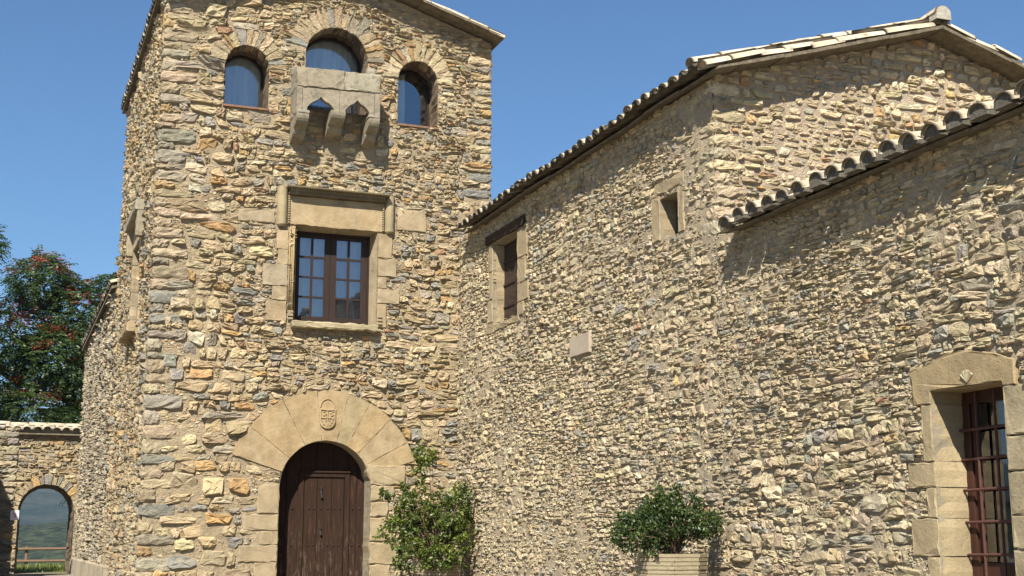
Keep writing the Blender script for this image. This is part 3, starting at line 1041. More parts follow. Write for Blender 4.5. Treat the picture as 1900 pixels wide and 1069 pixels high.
# ---- arched top windows
def arched_window(A, depth, cur_lo=-1, cur_hi=1, seed=0, sill=True):
    uc, r, vs, v0 = A.a
    pth = A.path(22)
    reveal(FA, pth, .012, -depth-.3, tower, M['reveal_shade'], 'window_reveal', jit=.012)
    w_ = part_empty('arched_window', tower, (uc, depth, v0))
    # outer frame ring
    pi = Arch(uc, r-.045, vs, v0+.05).path(22); po = Arch(uc, r+.01, vs, v0-.01).path(22)
    mbf = MB()
    V = [(a, b, -depth+.03) for a, b in po]+[(a, b, -depth+.03) for a, b in pi]+[(a, b, -depth-.03) for a, b in po]+[(a, b, -depth-.03) for a, b in pi]
    k = len(po); F = []
    for j in range(k):
        j1 = (j+1) % k
        F += [(j, j1, k+j1, k+j), (k+j, k+j1, 3*k+j1, 3*k+j), (2*k+j, 3*k+j, 3*k+j1, 2*k+j1)]
    mbf.add(FA.w(np.array(V)), F)
    mbf.link('window_frame', M['frame'], w_)
    g = Arch(uc, r-.03, vs, v0+.03).path(22)
    mbg = MB()
    mbg.add(FA.w(np.array([(a, b, -depth) for a, b in g]+[(a, b, -depth-.006) for a, b in g])), [tuple(range(k)), tuple(range(2*k-1, k-1, -1))]+[(j, k+j, k+(j+1) % k, (j+1) % k) for j in range(k)])
    mbg.link('pane', M['glass'], w_)
    # hanging curtain with folds
    n_ = 60
    us = np.linspace(uc+cur_lo*r, uc+cur_hi*r, n_)
    fold = .018*np.sin(us*55+seed)+.010*np.sin(us*23+seed*2)
    zs = np.linspace(v0-.02, vs+r+.02, 6)
    V = [(u, z, -depth-.13+f*(1.2-.2*i)) for i, z in enumerate(zs) for u, f in zip(us, fold)]
    F = [(i*n_+j, i*n_+j+1, (i+1)*n_+j+1, (i+1)*n_+j) for i in range(5) for j in range(n_-1)]
    mc = MB(); mc.add(FA.w(np.array(V)), F)
    mc.link('curtain', M['curtain'], w_, smooth=True)
    if sill:
        mbs = MB()
        for q in range(4):
            a = uc-r-.02+q*(2*r+.04)/4
            mbs.fbox(FA, a+.003, a+(2*r+.04)/4-.003, v0-.035, v0+.004, -depth, .05)
        mbs.link('brick_sill', M['brick'], w_, bevel=.004)
arched_window(W_L, .52, seed=1)
arched_window(W_R, .52, cur_lo=-1, cur_hi=-.15, seed=2)
arched_window(W_M, .52, seed=3, sill=False)

# ---- machicolation
mach = part_empty('machicolation', tower, (5.06, -.3, 8.3))
FM = Frame((0, -.58, 0), (1, 0, 0), (0, -1, 0))     # its front plane
def tilt(x): return (x-4.3)*.03
def tl(pts): return [(u, v+tilt(u)) for u, v in pts]
prism(FM, tl([(4.33, 9.215), (5.155, 9.215), (5.155, 9.565), (4.33, 9.565)]), -.15, .0, .014, 'coping_block', M['ashw'], mach, tone=(1.04, .98, .86), jit=.006)
prism(FM, tl([(5.16, 9.22), (5.80, 9.22), (5.80, 9.56), (5.16, 9.56)]), -.15, .0, .014, 'coping_block', M['ashw'], mach, tone=(1.18, 1.16, 1.05), jit=.007)
def ogee(c, hw, z0, zp):
    L_ = []
    for f in np.linspace(0, 1, 9):
        t = f
        # half profile from the springing to the point: round shoulder then reversed flick
        x = hw*(1-t**1.15) if t < 1 else 0
        z = z0+(zp-z0)*(.62*math.sin(min(t/.75, 1)*math.pi/2)+.38*max(0, (t-.62)/.38)**1.6)
        L_.append((x, z))
    Lf = [(c-x, z) for x, z in L_]; Rf = [(c+x, z) for x, z in L_[::-1]]
    return Lf+Rf[1:]
def panel(x0, x1, c, hw):
    arch = ogee(c, hw, 8.85, 9.06)
    pts = [(x0, 8.80)]+[(c-hw, 8.80)]+arch+[(c+hw, 8.80), (x1, 8.80), (x1, 9.205), (x0, 9.205)]
    P = np.array(tl(pts)); k = len(P)
    V = np.concatenate([np.column_stack([P, np.full(k, -.02)]), np.column_stack([P, np.full(k, -.13)])])
    F = [tuple(range(k)), tuple(range(2*k-1, k-1, -1))]+[(j, k+j, k+(j+1) % k, (j+1) % k) for j in range(k)]
    m = MB(); g = 1.0+RNG.uniform(-.05, .1); m.col = (g, g*.95, g*.86)
    m.add(FM.w(V), F)
    m.link('ogee_panel', M['ashw'], mach)
panel(4.425, 5.075, 4.75, .235)
panel(5.08, 5.695, 5.395, .215)
FSl = Frame((4.33, 0, 0), (0, -1, 0), (-1, 0, 0)); FSr = Frame((5.80, 0, 0), (0, 1, 0), (1, 0, 0))
prism(FSl, rect(0, .575, 8.74, 9.21), -.09, 0, .01, 'cheek_block', M['ashw'], mach, tone=(.9, .86, .78))
prism(FSr, rect(-.575, 0, 8.78, 9.25), -.10, 0, .01, 'cheek_block', M['ashw'], mach, tone=(.95, .9, .82))
prism(FSl, rect(0, .43, 9.215, 9.56), -.12, 0, .01, 'cheek_block', M['ashw'], mach)
prism(FSr, rect(-.43, 0, 9.255, 9.60), -.12, 0, .01, 'cheek_block', M['ashw'], mach)
prism(FSr, rect(-.16, .0, 9.61, 9.86), -.14, 0.01, .012, 'cheek_block', M['ashw'], mach, tone=(1.15, 1.15, 1.12))
prism(FSl, rect(.0, .10, 9.57, 9.72), -.14, .01, .02, 'cheek_block', M['ashw'], mach)
def corbel(x0, x1, zt):
    prof = [(0, zt), (-.58, zt), (-.58, zt-.04)]
    for t in np.linspace(0, math.pi/2, 7)[1:]:
        prof.append((-.58+.24*(1-math.cos(t)), zt-.04-.17*math.sin(t)))
    prof += [(-.335, zt-.22)]
    for t in np.linspace(0, math.pi/2, 7)[1:]:
        prof.append((-.335+.24*(1-math.cos(t)), zt-.22-.15*math.sin(t)))
    prof += [(-.08, zt-.38), (0.0, zt-.41)]
    k = len(prof)
    V = [(x0, y, z) for y, z in prof]+[(x1, y, z) for y, z in prof]
    F = [tuple(range(k)), tuple(range(2*k-1, k-1, -1))]+[(j, k+j, k+(j+1) % k, (j+1) % k) for j in range(k)]
    m = MB(); g = RNG.uniform(.72, .88); m.col = (g, g*.96, g*.84); m.add(V, F)
    m.link('corbel', M['ashw'], mach, bevel=.012)
corbel(4.335, 4.55, 8.74); corbel(4.93, 5.19, 8.86); corbel(5.60, 5.80, 8.79)
m = MB(); m.box(4.35, 4.56, -.585, -.02, 8.745, 8.80); m.box(5.59, 5.79, -.585, -.02, 8.80, 8.84); m.link('corbel_cap', M['ashw'], mach, bevel=.012)

# ---- main window
hd = part_empty('window_surround', tower, (5.2, 0, 7.4))
m = MB(); m.col = (.5, .47, .4)
m.fbox(FA, 4.30, 6.12, 7.515, 7.555, 0, .24); m.link('hood_moulding', M['ashg'], hd, bevel=.02)
m = MB(); m.col = (.5, .45, .38)
m.fbox(FA, 4.34, 6.07, 7.425, 7.512, 0, .13); m.link('hood_cavetto', M['ashg'], hd, bevel=.01)
m = MB(); m.col = (1.2, 1.15, 1.0)
x = 4.37
while x < 6.04:
    m.fbox(FA, x, x+.020, 7.485, 7.513, .13, .165); x += .042
for z in np.arange(6.92, 7.42, .042):
    m.fbox(FA, 4.345, 4.368, z, z+.022, .03, .085); m.fbox(FA, 6.022, 6.045, z, z+.022, .03, .085)
o = m.link('bead_moulding', M['ashg'], hd); o['kind'] = 'stuff'
for (x, z0) in ((4.25, 6.86), (6.155, 6.88)):
    m = MB(); n_ = 8
    V = []
    for z in (z0, z0+.03, 7.50, 7.56):
        rr = .07 if z == z0 else .09
        for k in range(n_+1):
            t = math.pi*k/n_
            V.append((x-rr*math.cos(t), z, max(.0, rr*1.35*math.sin(t))))
    F = [(i*(n_+1)+k, i*(n_+1)+k+1, (i+1)*(n_+1)+k+1, (i+1)*(n_+1)+k) for i in range(3) for k in range(n_)]
    F += [tuple(range(n_, -1, -1)), tuple(range(3*(n_+1), 4*(n_+1)))]
    m.col = (1.08, 1.02, .86)
    m.add(FA.w(np.array(V)), F); m.link('hood_drop', M['ashg'], hd)
def shr(p):
    return np.array([4.59 if p[0] < 5.2 else 5.885, p[1] if p[1] < 6 else 6.875])
reveal(FA, [(5.95, 5.23), (5.95, 6.90), (4.50, 6.90), (4.50, 5.23)], .034, -.34, hd, M['ash'], 'window_reveal', shrink=shr, jit=.002, step=.2)
for (x, r_) in ((4.40, .016), (4.435, .013), (4.468, .020)):
    m = MB(); m.col = (1.0, .93, .75); m.tube((x, -.025, 5.36), (x, -.025, 6.88), r_, n=8); m.link('colonnette', M['ash'], hd, smooth=True)
m = MB()
for (x0, x1) in ((4.39, 4.49), (5.965, 6.05)):
    for z in (5.25, 5.31, 5.37):
        m.fbox(FA, x0, x1, z, z+.035, .03, .06)
m.link('base_moulding', M['ash'], hd, bevel=.008)
m = MB(); m.tube((5.2, .08, 6.90), (5.2, .08, 6.845), .05, .03, 8); m.link('carved_boss', M['ash'], hd)
prism(FA, rect(4.46, 5.96, 5.11, 5.225), -.3, .17, .022, 'window_sill', M['ashg'], hd, tone=(1.15, 1.12, 1.0), jit=.006)
mw = part_empty('paned_window', tower, (5.23, .3, 5.3))
GX = [(4.645, 4.845), (4.885, 5.085), (5.30, 5.50), (5.54, 5.745)]
GZ = [(6.45, 6.77), (6.09, 6.41), (5.74, 6.055), (5.385, 5.705)]
def fb(m, x0, x1, z0, z1, y0, y1): m.box(x0, x1, y0, y1, z0, z1)
m = MB(); fb(m, 4.585, 4.61, 5.25, 6.875, .29, .37); fb(m, 5.86, 5.89, 5.25, 6.875, .29, .37); fb(m, 4.61, 5.86, 6.835, 6.875, .29, .37); fb(m, 4.61, 5.86, 5.23, 5.28, .27, .37)
m.link('window_frame', M['frame'], mw, bevel=.004)
for (xa, xb, cols_) in ((4.613, 5.188, GX[:2]), (5.192, 5.857, GX[2:])):
    m = MB()
    fb(m, xa, cols_[0][0], 5.283, 6.832, .305, .35); fb(m, cols_[1][1], xb, 5.283, 6.832, .305, .35)
    fb(m, cols_[0][0], cols_[1][1], 6.77, 6.832, .306, .349); fb(m, cols_[0][0], cols_[1][1], 5.283, 5.385, .306, .349)
    fb(m, cols_[0][1], cols_[1][0], 5.385, 6.77, .310, .345)
    for a in range(3):
        for c_ in cols_:
            fb(m, c_[0], c_[1], GZ[a+1][1], GZ[a][0], .311, .344)
    m.link('sash', M['frame'], mw, bevel=.003)
for (x0, x1) in GX:
    for (z0, z1) in GZ:
        m = MB(); yy = .325+random.uniform(-.001, .001); ti = random.uniform(-.0025, .0025); tj = random.uniform(-.0025, .0025)
        V = [(x0, yy+ti, z0), (x1, yy-ti, z0), (x1, yy-ti+tj, z1), (x0, yy+ti+tj, z1)]
        V += [(a, b+.004, c) for a, b, c in V]
        m.add(V, [(0, 1, 2, 3), (7, 6, 5, 4), (0, 4, 5, 1), (1, 5, 6, 2), (2, 6, 7, 3), (3, 7, 4, 0)])
        m.link('pane', M['glassm'], mw)
m = MB(); n_ = 70; us = np.linspace(4.6, 5.87, n_)
V = [(u, z, -.46+.012*math.sin(u*48)) for z in (5.25, 6.88) for u in us]
m.add(FA.w(np.array(V)), [(j, j+1, n_+j+1, n_+j) for j in range(n_-1)]); m.link('curtain', M['curtain'], mw, smooth=True)

# ---- shield carved on the keystone
sh = part_empty('carved_shield', tower, (5.13, -.03, 3.6))
def sp(x, z): return (5.13+x, z)
pts = [sp(-.135, 3.765), sp(-.135, 3.56)]+[sp(-.135*math.cos(t), 3.55-.125*math.sin(t)) for t in np.linspace(.1, math.pi-.1, 10)]+[sp(.135, 3.56), sp(.135, 3.765), sp(0, 3.75)]
P = np.array(pts)
m = MB(); m.col = (1.05, .97, .8); k = len(P); inn = P+(np.array([5.13, 3.6])-P)*.14
V = np.concatenate([np.column_stack([P, np.full(k, .02)]), np.column_stack([P, np.full(k, .062)]), np.column_stack([inn, np.full(k, .064)]), np.column_stack([inn, np.full(k, .045)])])
F = []
for i in range(3): F += [(i*k+j, i*k+(j+1) % k, (i+1)*k+(j+1) % k, (i+1)*k+j) for j in range(k)]
F.append(tuple(3*k+j for j in range(k)))
m.add(FA.w(V), F); m.link('shield_field', M['ash'], sh)
m = MB(); m.col = (1.1, 1.0, .85)
m.fbox(FA, 5.02, 5.24, 3.595, 3.615, .045, .062); m.fbox(FA, 5.122, 5.138, 3.46, 3.74, .045, .062)
for (a, b) in ((5.05, 3.70), (5.08, 3.66), (5.05, 3.64), (5.17, 3.68), (5.20, 3.71), (5.21, 3.65), (5.18, 3.64)):
    m.fbox(FA, a, a+.035, b, b+.014, .045, .06)
for (a, b) in ((5.03, 3.54), (5.06, 3.49), (5.09, 3.55), (5.155, 3.55), (5.19, 3.52), (5.16, 3.48), (5.21, 3.565)):
    m.fbox(FA, a, a+.022, b, b+.03, .045, .06)
m.link('shield_charges', M['ash'], sh, bevel=.003)
m = MB(); m.col = (1.0, .93, .78)
pr = None
for t in np.linspace(.06, math.pi-.06, 12):
    q = (5.13-.125*math.cos(t), -.037, 3.77+.155*math.sin(t)**.9)
    if pr: m.tube(pr, q, .009, n=5)
    pr = q
m.link('shield_crest', M['ash'], sh)

# ---- the door
reveal(FA, DOOR.path(24), .032, -.42, tower, M['ashg'], 'door_reveal', jit=.003)
dr = part_empty('arched_door', tower, (5.13, .4, .62))
def door_top(x): return 2.45+math.sqrt(max(.80**2-(x-5.13)**2, 0))
def plank(x0, x1, z0, z1a, z1b, y, t_, name='plank'):
    m = MB()
    V = [(x0, y, z0), (x1, y, z0), (x1, y, z1b), (x0, y, z1a)]
    V += [(a, y+t_, c) for a, b, c in V]
    m.add(V, [(0, 1, 2, 3), (7, 6, 5, 4), (0, 4, 5, 1), (1, 5, 6, 2), (2, 6, 7, 3), (3, 7, 4, 0)])
    return m.link(name, M['wood'], dr, bevel=.005)
xs_ = [4.345, 4.55, 4.78]
for a, b in zip(xs_[:-1], xs_[1:]):
    plank(a+.003, b-.003, .6, door_top(a+.02), door_top(b), .375+RNG.uniform(-.003, .003), .04)
xs_ = [5.62, 5.77, 5.925]
for a, b in zip(xs_[:-1], xs_[1:]):
    plank(a+.003, b-.003, .6, door_top(a), door_top(b-.02), .375+RNG.uniform(-.003, .003), .04)
for a, b in ((4.78, 5.06), (5.06, 5.34), (5.34, 5.62)):
    plank(a+.003, b-.003, 2.70, door_top(a), door_top(b), .375+RNG.uniform(-.003, .003), .04)
for a, b in ((4.855, 5.085), (5.085, 5.335), (5.335, 5.55)):
    plank(a+.003, b-.003, .6, 2.62, 2.62, .368+RNG.uniform(-.004, .003), .04)
m = MB(); fb(m, 4.755, 4.85, .6, 2.70, .345, .41); fb(m, 5.555, 5.645, .6, 2.70, .345, .41); fb(m, 4.755, 5.645, 2.702, 2.735, .325, .41); fb(m, 4.85, 5.555, 2.63, 2.698, .345, .41)
m.link('wicket_frame', M['wood'], dr, bevel=.008)
for z in (2.10, 1.49, .98):
    for x in (4.44, 4.66, 4.95, 5.03, 5.15, 5.27, 5.38, 5.48, 5.70, 5.83):
        m = MB(); V = []
        for k in range(8):
            t = 2*math.pi*k/8; V.append((x+.017*math.cos(t), .368, z+.017*math.sin(t)))
        V.append((x, .345, z)); m.add(V, [((k+1) % 8, k, 8) for k in range(8)])
        m.link('nail', M['nail'], dr)
m = MB()
for (z, L_) in ((2.42, .14), (1.75, .09)):
    m.tube((5.14, .355, z), (5.16, .345, z-L_), .016, .022, 6); m.tube((5.14, .37, z+.03), (5.14, .34, z+.03), .022, .022, 8)
m.link('door_knocker', M['nail'], dr)
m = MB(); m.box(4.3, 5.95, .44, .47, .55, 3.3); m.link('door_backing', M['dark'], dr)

# ---- tower roof
E0, E1 = -.40, TD+.12
mb = MB()
nb = 22
def rz(u): return float(roof_top(np.array(u)))+.02
xe0, xe1 = 2.04, 8.20
for (a, b, nn) in ((xe0, RX, 11), (RX, xe1, 11)):
    pass
# verge slabs laid edge to edge along the front, each a piece
xv = [xe0]+sorted(list(RX+np.linspace(-2.75, 2.75, 14)+RNG.normal(0, .03, 14)))+[xe1]
for a, b in zip(xv[:-1], xv[1:]):
    m = MB(); j = RNG.uniform(-.025, .025); t_ = RNG.uniform(.035, .05)
    slab_quad(m, (a+.003, E0+j, rz(a)+.05), (b-.003, E0+j, rz(b)+.05), (b-.003, .5, rz(b)+.05), (a+.003, .5, rz(a)+.05), t_)
    m.link('verge_slab', M['slab'], tower)
m = MB()
slab_quad(m, (xe0, .503, rz(xe0)+.05), (RX, .503, RZ+.05), (RX, E1, RZ+.05), (xe0, E1, rz(xe0)+.05), .05)
slab_quad(m, (RX, .503, RZ+.05), (xe1, .503, rz(xe1)+.05), (xe1, E1, rz(xe1)+.05), (RX, E1, RZ+.05), .05)
m.link('roof_deck', M['slab'], tower)
ts = TileSet(tower)
for side, xe in ((-1, xe0), (1, xe1)):
    dx = -side*math.cos(math.atan(.235 if side < 0 else .305)); dz = math.sin(math.atan(.235 if side < 0 else .305))
    L_ = (RX-xe0 if side < 0 else xe1-RX)/abs(dx)
    ny = int((E1-E0)/.25)
    for iy in range(ny):
        y = E0+.10+iy*.25
        for k in range(int(L_/.38)):
            d = k*.38-.03
            front = iy < 1
            ts.put('channel', (xe+dx*d, y+.125, rz(xe)+.145+dz*d), (dx, 0, dz), (0, 1, 0), False)
            ts.put('cover', (xe+dx*d, y, rz(xe)+.075+dz*d+(0 if iy else -.03)), (dx, 0, dz), (0, 1, 0), front or (k == 0 and iy < 14))
ts.done()
m = MB(); m.box(RX-.09, RX+.09, E0, E1, RZ+.08, RZ+.22); m.link('ridge_mortar', M['plugw'], tower, bevel=.05)

# ================================================================== WING (upper long building)
XW = 7.47
GY = -9.16
wing = thing('stone_wing', (10.5, -4.5, .65), 'long pale rubble wing with a gable end and barrel tile roof joining the tower', 'building')
FB = Frame((XW, 0, 0), (0, -1, 0), (-1, 0, 0))      # u = -Y
UPZ = 6.88
w1 = Rect(1.80, 2.93, 5.06, 6.43)
slit = Rect(7.80, 8.26, 5.24, 5.74)
wb = []
for (a, b, c, d) in [(1.60, 1.795, 5.97, 6.42), (1.64, 1.795, 5.5, 5.97), (1.57, 1.795, 5.12, 5.5), (1.48, 1.88, 4.93, 5.055),
                     (2.93, 3.36, 5.95, 6.40), (2.93, 3.28, 5.55, 5.95), (2.93, 3.40, 5.25, 5.55), (2.93, 3.22, 5.03, 5.25), (1.885, 3.0, 4.95, 5.055),
                     (7.58, 7.80, 5.22, 5.80), (8.265, 8.42, 5.22, 5.80), (7.66, 8.44, 5.80, 5.96)]:
    wb.append(Rect(a, b, c, d))
    prism(FB, rect(a+.003, b-.003, c+.003, d-.003), -.2, .028, .012, 'ashlar_block', M['ashg'], wing, tone=(1.15, 1.05, .92))
prism(FB, [(1.50, 6.46), (3.27, 6.44), (3.27, 6.60), (1.50, 6.61)], -.3, .05, .012, 'wooden_lintel', M['beam'], wing)
wb.append(Rect(1.50, 3.27, 6.43, 6.60))
reveal(FB, [(2.93, 5.06), (2.93, 6.43), (1.80, 6.43), (1.80, 5.06)], .02, -.24, wing, M['ashg'], 'window_reveal', shrink=lambda p: np.array([1.765 if p[0] < 2.5 else 2.93, p[1]]), jit=.003)
reveal(FB, [(8.26, 5.24), (8.26, 5.74), (7.80, 5.74), (7.80, 5.24)], .02, -.27, wing, M['ashg'], 'slit_reveal', shrink=lambda p: np.array([7.78 if p[0] < 8 else 8.26, p[1]]), jit=.003)
m = MB(); m.fbox(FB, 7.75, 8.30, 5.2, 5.8, -.31, -.26); m.link('slit_dark_panel', M['dark'], wing)  # dark panel closing the slit, stands in for the unlit depth behind it
# plank shutters of the wing window
sw = part_empty('shuttered_window', wing, (XW+.3, -2.6, 5.1))
for i in range(11):
    a = 1.765+i*.1065
    m = MB(); m.fbox(FB, a+.002, a+.1045, 5.07, 6.42, -.215, -.19); m.link('plank', M['beam'], sw, bevel=.004)
m = MB()
for z in (5.35, 5.72, 6.1): m.fbox(FB, 1.77, 2.93, z, z+.03, -.189, -.175)
m.fbox(FB, 2.36, 2.39, 5.07, 6.42, -.174, -.16); m.link('iron_strap', M['nail'], sw)

U1 = -GY            # 9.16
zq = quoins(XW, GY, 1, 1, 5.0, 6.86, wing, 'pale', 41, long=(.3, .5), short=(.16, .26), hmin=.09, hmax=.19, proud=.03)
plq = Rect(5.04, 5.70, 4.10, 4.385)
shapesB = [w1, slit, plq]+wb
def topB(u): return np.full_like(np.asarray(u, float), UPZ)
def keepB(U, V):
    k = V < UPZ
    for s in shapesB: k &= ~s.inside(U, V)
    k &= ~((U > U1-qz(V, zq, 'y')) & (V > 5.0))
    return k
def sizeB(U, V):
    s = .62+.8*vnoise(U*.8, V*.8, 71)+.35*np.clip((2.6-V)/1.5, 0, 1)*vnoise(U*.7, V*1.1, 72)
    odd = (vnoise(U*5, V*6, 77) > .93)*.6
    return .158*(s+odd), .059*(s+odd)
rngB = np.random.default_rng(8)
RB = pack(0.02, U1, .6, UPZ, .15, sizeB, keepB, rngB)
nB = build_rubble(FB, RB, wing, 'pale', rngB, gap=.002, rough=1.0, h=(.016, .040), warp=.030, shapes=shapesB, n=10, seed=81, rings=3, ulim=(0, U1))
chinks(FB, RB, wing, 'pale', rngB, keepB, sz=(.025, .014), warp=.03, seed=81, shapes=shapesB)
wall_sheet(FB, 0, U1, .3, UPZ, .05, [w1, slit], topB, wing, mat=M['mortar_p'], lift=.008)
# gable wall
FG = Frame((0, GY, 0), (1, 0, 0), (0, -1, 0))
RXW, PW = 10.52, .295
XF = 2*RXW-XW
def topG(u):
    u = np.asarray(u, float)
    return UPZ+.03+PW*np.where(u < RXW, u-XW, XF-u)
put = [Rect(9.08, 9.15, 7.08, 7.13), Rect(10.0, 10.07, 7.36, 7.41)]
def keepG(U, V):
    k = V < topG(U)
    k &= U > XW+qz(V, zq, 'x')
    for s in put: k &= ~s.inside(U, V)
    return k
def sizeG(U, V):
    s = .8+.4*vnoise(U*.9, V*.9, 91)
    return .20*s, .098*s
rngG = np.random.default_rng(9)
RG = pack(XW+.02, 13.6, 4.95, 7.85, .092, sizeG, keepG, rngG)
build_rubble(FG, RG, wing, 'gable', rngG, gap=.010, h=(.020, .042), mat=M['rubt'], rough=.6, warp=.014, shapes=put, top=topG, n=12, seed=95, nsolo=290, stone_name='gable_stone', rest_name='gable_rubble', ulim=(XW, 13.6))
chinks(FG, RG, wing, 'gable', rngG, keepG, sz=(.022, .012), cover=1.06, warp=.014, seed=95, shapes=put)
wall_sheet(FG, XW, 13.6, 4.6, 7.85, .05, put, topG, wing, mat=mat_mortar('pinkish_gable_mortar', (.46, .37, .27)), amp=.010)
m = MB()
for s in put: m.fbox(FG, s.a[0]-.02, s.a[1]+.02, s.a[2]-.02, s.a[3]+.02, -.2, -.12)
m.link('putlog_back', M['dark'], wing)
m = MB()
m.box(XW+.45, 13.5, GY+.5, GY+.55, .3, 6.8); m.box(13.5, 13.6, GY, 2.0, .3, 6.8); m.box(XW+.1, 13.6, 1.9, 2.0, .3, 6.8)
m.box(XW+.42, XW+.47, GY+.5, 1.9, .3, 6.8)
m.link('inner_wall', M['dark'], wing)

# wing roof
XE, VY, ZE = 7.23, -9.53, 6.81
def wz(x): return ZE+PW*(x-XE if x < RXW else 2*RXW-XE-x)
def wave(y): return .012*math.sin(y*1.3)+.008*math.sin(y*3.1+1)
yE = 2.2
# eave slabs piece by piece along the eave, verge slabs up the gable
y = VY
while y < -.72:
    L_ = min(RNG.uniform(.32, .52), -.70-y)
    m = MB(); j = RNG.uniform(-.012, .02)
    j += .085; slab_quad(m, (XE+j, y+.003, ZE+.07+wave(y)), (XE+.42, y+.003, ZE+.045+PW*.4+wave(y)), (XE+.42, y+L_-.003, ZE+.045+PW*.4+wave(y+L_)), (XE+j, y+L_-.003, ZE+.07+wave(y+L_)), .03)
    m.link('eave_slab', M['slab'], wing)
    y += L_
def verge(x0, x1, parent, zf, y0, y1, step=(.4, .6)):
    x = x0
    while x < x1-.05:
        L_ = min(RNG.uniform(*step), x1-x)
        m = MB(); j = RNG.uniform(-.02, .02); q = RNG.uniform(-.006, .01)
        slab_quad(m, (x+.003, y0+j, zf(x)+.05+q), (x+L_-.003, y0+j, zf(x+L_)+.05+q), (x+L_-.003, y1, zf(x+L_)+.05+q), (x+.003, y1, zf(x)+.05+q), .042)
        m.link('verge_slab', M['slab'], parent)
        x += L_
verge(XE+.42, RXW, wing, wz, VY, GY+.3)
verge(RXW, 13.8, wing, wz, VY, GY+.3)
m = MB()
slab_quad(m, (XE+.43, GY+.31, wz(XE+.43)+.045), (RXW, GY+.31, wz(RXW)+.045), (RXW, yE, wz(RXW)+.045), (XE+.43, yE, wz(XE+.43)+.045), .05)
slab_quad(m, (RXW, GY+.31, wz(RXW)+.045), (13.8, GY+.31, wz(13.8)+.045), (13.8, yE, wz(13.8)+.045), (RXW, yE, wz(RXW)+.045), .05)
m.link('roof_deck', M['slab'], wing)
ts = TileSet(wing)
al = math.atan(PW); dx, dz = math.cos(al), math.sin(al)
SP = .243
ncol = int((-.12-VY)/SP)+1
for k in range(9):
    for i in range(ncol):
        y = VY+.10+i*SP
        d = -.05+k*.37
        lift = .0
        if i == 0: lift = -.05
        if i == 1: lift = .085
        if d < 3.25 and (y < -.70 or k > 1):
            if i == 1 and False: continue
            ts.put('cover', (XE+dx*d, y+(.02 if i == 1 else 0), ZE+.125+dz*d+lift+wave(y)), (dx, 0, dz), (0, 1, 0), (k == 0) or i < 3)
            if i > 0 or True:
                ts.put('channel', (XE-.03+dx*d, y+SP/2+(.02 if i == 0 else 0), ZE+.175+dz*d+(.02 if i == 0 else 0)+wave(y)), (dx, 0, dz), (0, 1, 0), k == 0)
        xr = 2*RXW-(XE+dx*d)
        ts.put('cover', (xr, y, ZE+.135+dz*d+lift), (-dx, 0, dz), (0, 1, 0), i < 2)
        ts.put('channel', (xr, y+SP/2, ZE+.185+dz*d), (-dx, 0, dz), (0, 1, 0), False)
for i in range(24):
    ts.put('cover', (RXW, VY-.03+i*.40, wz(RXW)+.20), (0, 1, .0), (1, 0, 0), i < 6, scale=1.2, name='ridge_tile')
ts.done()
# pale mortar disc closing the end of the ridge
m = MB(); V = [(RXW+.108*math.cos(t), VY-.03, wz(RXW)+.20+.095*math.sin(t)) for t in np.linspace(0, math.pi, 12)]
V += [(a, VY+.12, c) for a, b, c in V]; V = [(a, b, c) for a, b, c in V]
V[0] = (V[0][0], V[0][1], V[0][2]-.08); V[11] = (V[11][0], V[11][1], V[11][2]-.08); V[12] = (V[12][0], V[12][1], V[12][2]-.08); V[23] = (V[23][0], V[23][1], V[23][2]-.08)
m.add(V, [tuple(range(11, -1, -1)), tuple(range(12, 24))]+[(j, j+1, 13+j, 12+j) for j in range(11)])
m.link('ridge_end_mortar', M['plugw'], wing)

# ================================================================== LOWER HOUSE (right)
low = thing('low_stone_house', (11, -13, .65), 'low rubble stone house with a grilled doorway and thick tiled eave at right', 'house')
U0, U2 = U1+.0, 16.2
LZ = 4.96
dop = Rect(12.72, 13.62, .60, 2.84)
lowb = []
lt = [(12.48, 2.74), (12.715, 2.74), (12.725, 2.845), (13.605, 2.845), (13.61, 2.80), (13.75, 2.80), (13.76, 3.0), (13.55, 3.07), (13.30, 3.13), (13.10, 3.15), (12.90, 3.135), (12.72, 3.09), (12.55, 3.06), (12.47, 3.03)]
prism(FB, lt, -.34, .035, .012, 'door_lintel', M['ashg'], low, tone=(1.12, .98, .78), step=.09, jit=.003)
lowb += [Rect(12.47, 13.76, 2.74, 3.05), Rect(12.75, 13.5, 3.0, 3.13)]
for (a, c, d) in [(12.58, 2.25, 2.74), (12.36, 2.03, 2.25), (12.59, 1.77, 2.03), (12.37, 1.45, 1.77), (12.56, 1.12, 1.45), (12.40, .80, 1.12), (12.55, .60, .80)]:
    prism(FB, rect(a, 12.718, c+.004, d-.004), -.34, .03, .012, 'jamb_block', M['ashg'], low, tone=tuple(np.array((1.22, 1.12, .95))*RNG.uniform(.93, 1.05)))
    lowb.append(Rect(a, 12.72, c, d))
for (a, c, d) in [(13.85, 2.40, 2.80), (13.95, 2.12, 2.40), (13.80, 1.78, 2.12), (14.0, 1.52, 1.78), (13.82, 1.2, 1.52), (13.97, .9, 1.2), (13.82, .60, .9)]:
    prism(FB, rect(13.603, a, c+.004, d-.004), -.34, .03, .014, 'jamb_block', M['ashg'], low, tone=tuple(np.array((1.15, 1.1, .98))*RNG.uniform(.9, 1.05)))
    lowb.append(Rect(13.6, a, c, d))
reveal(FB, [(13.60, .6), (13.60, 2.843), (12.72, 2.843), (12.72, .6)], .026, -.40, low, M['ashg'], 'door_reveal', jit=.003, shrink=lambda p: np.array([12.70 if p[0] < 13 else 13.6, p[1]+(0.02 if p[1] > 2 else 0)]))
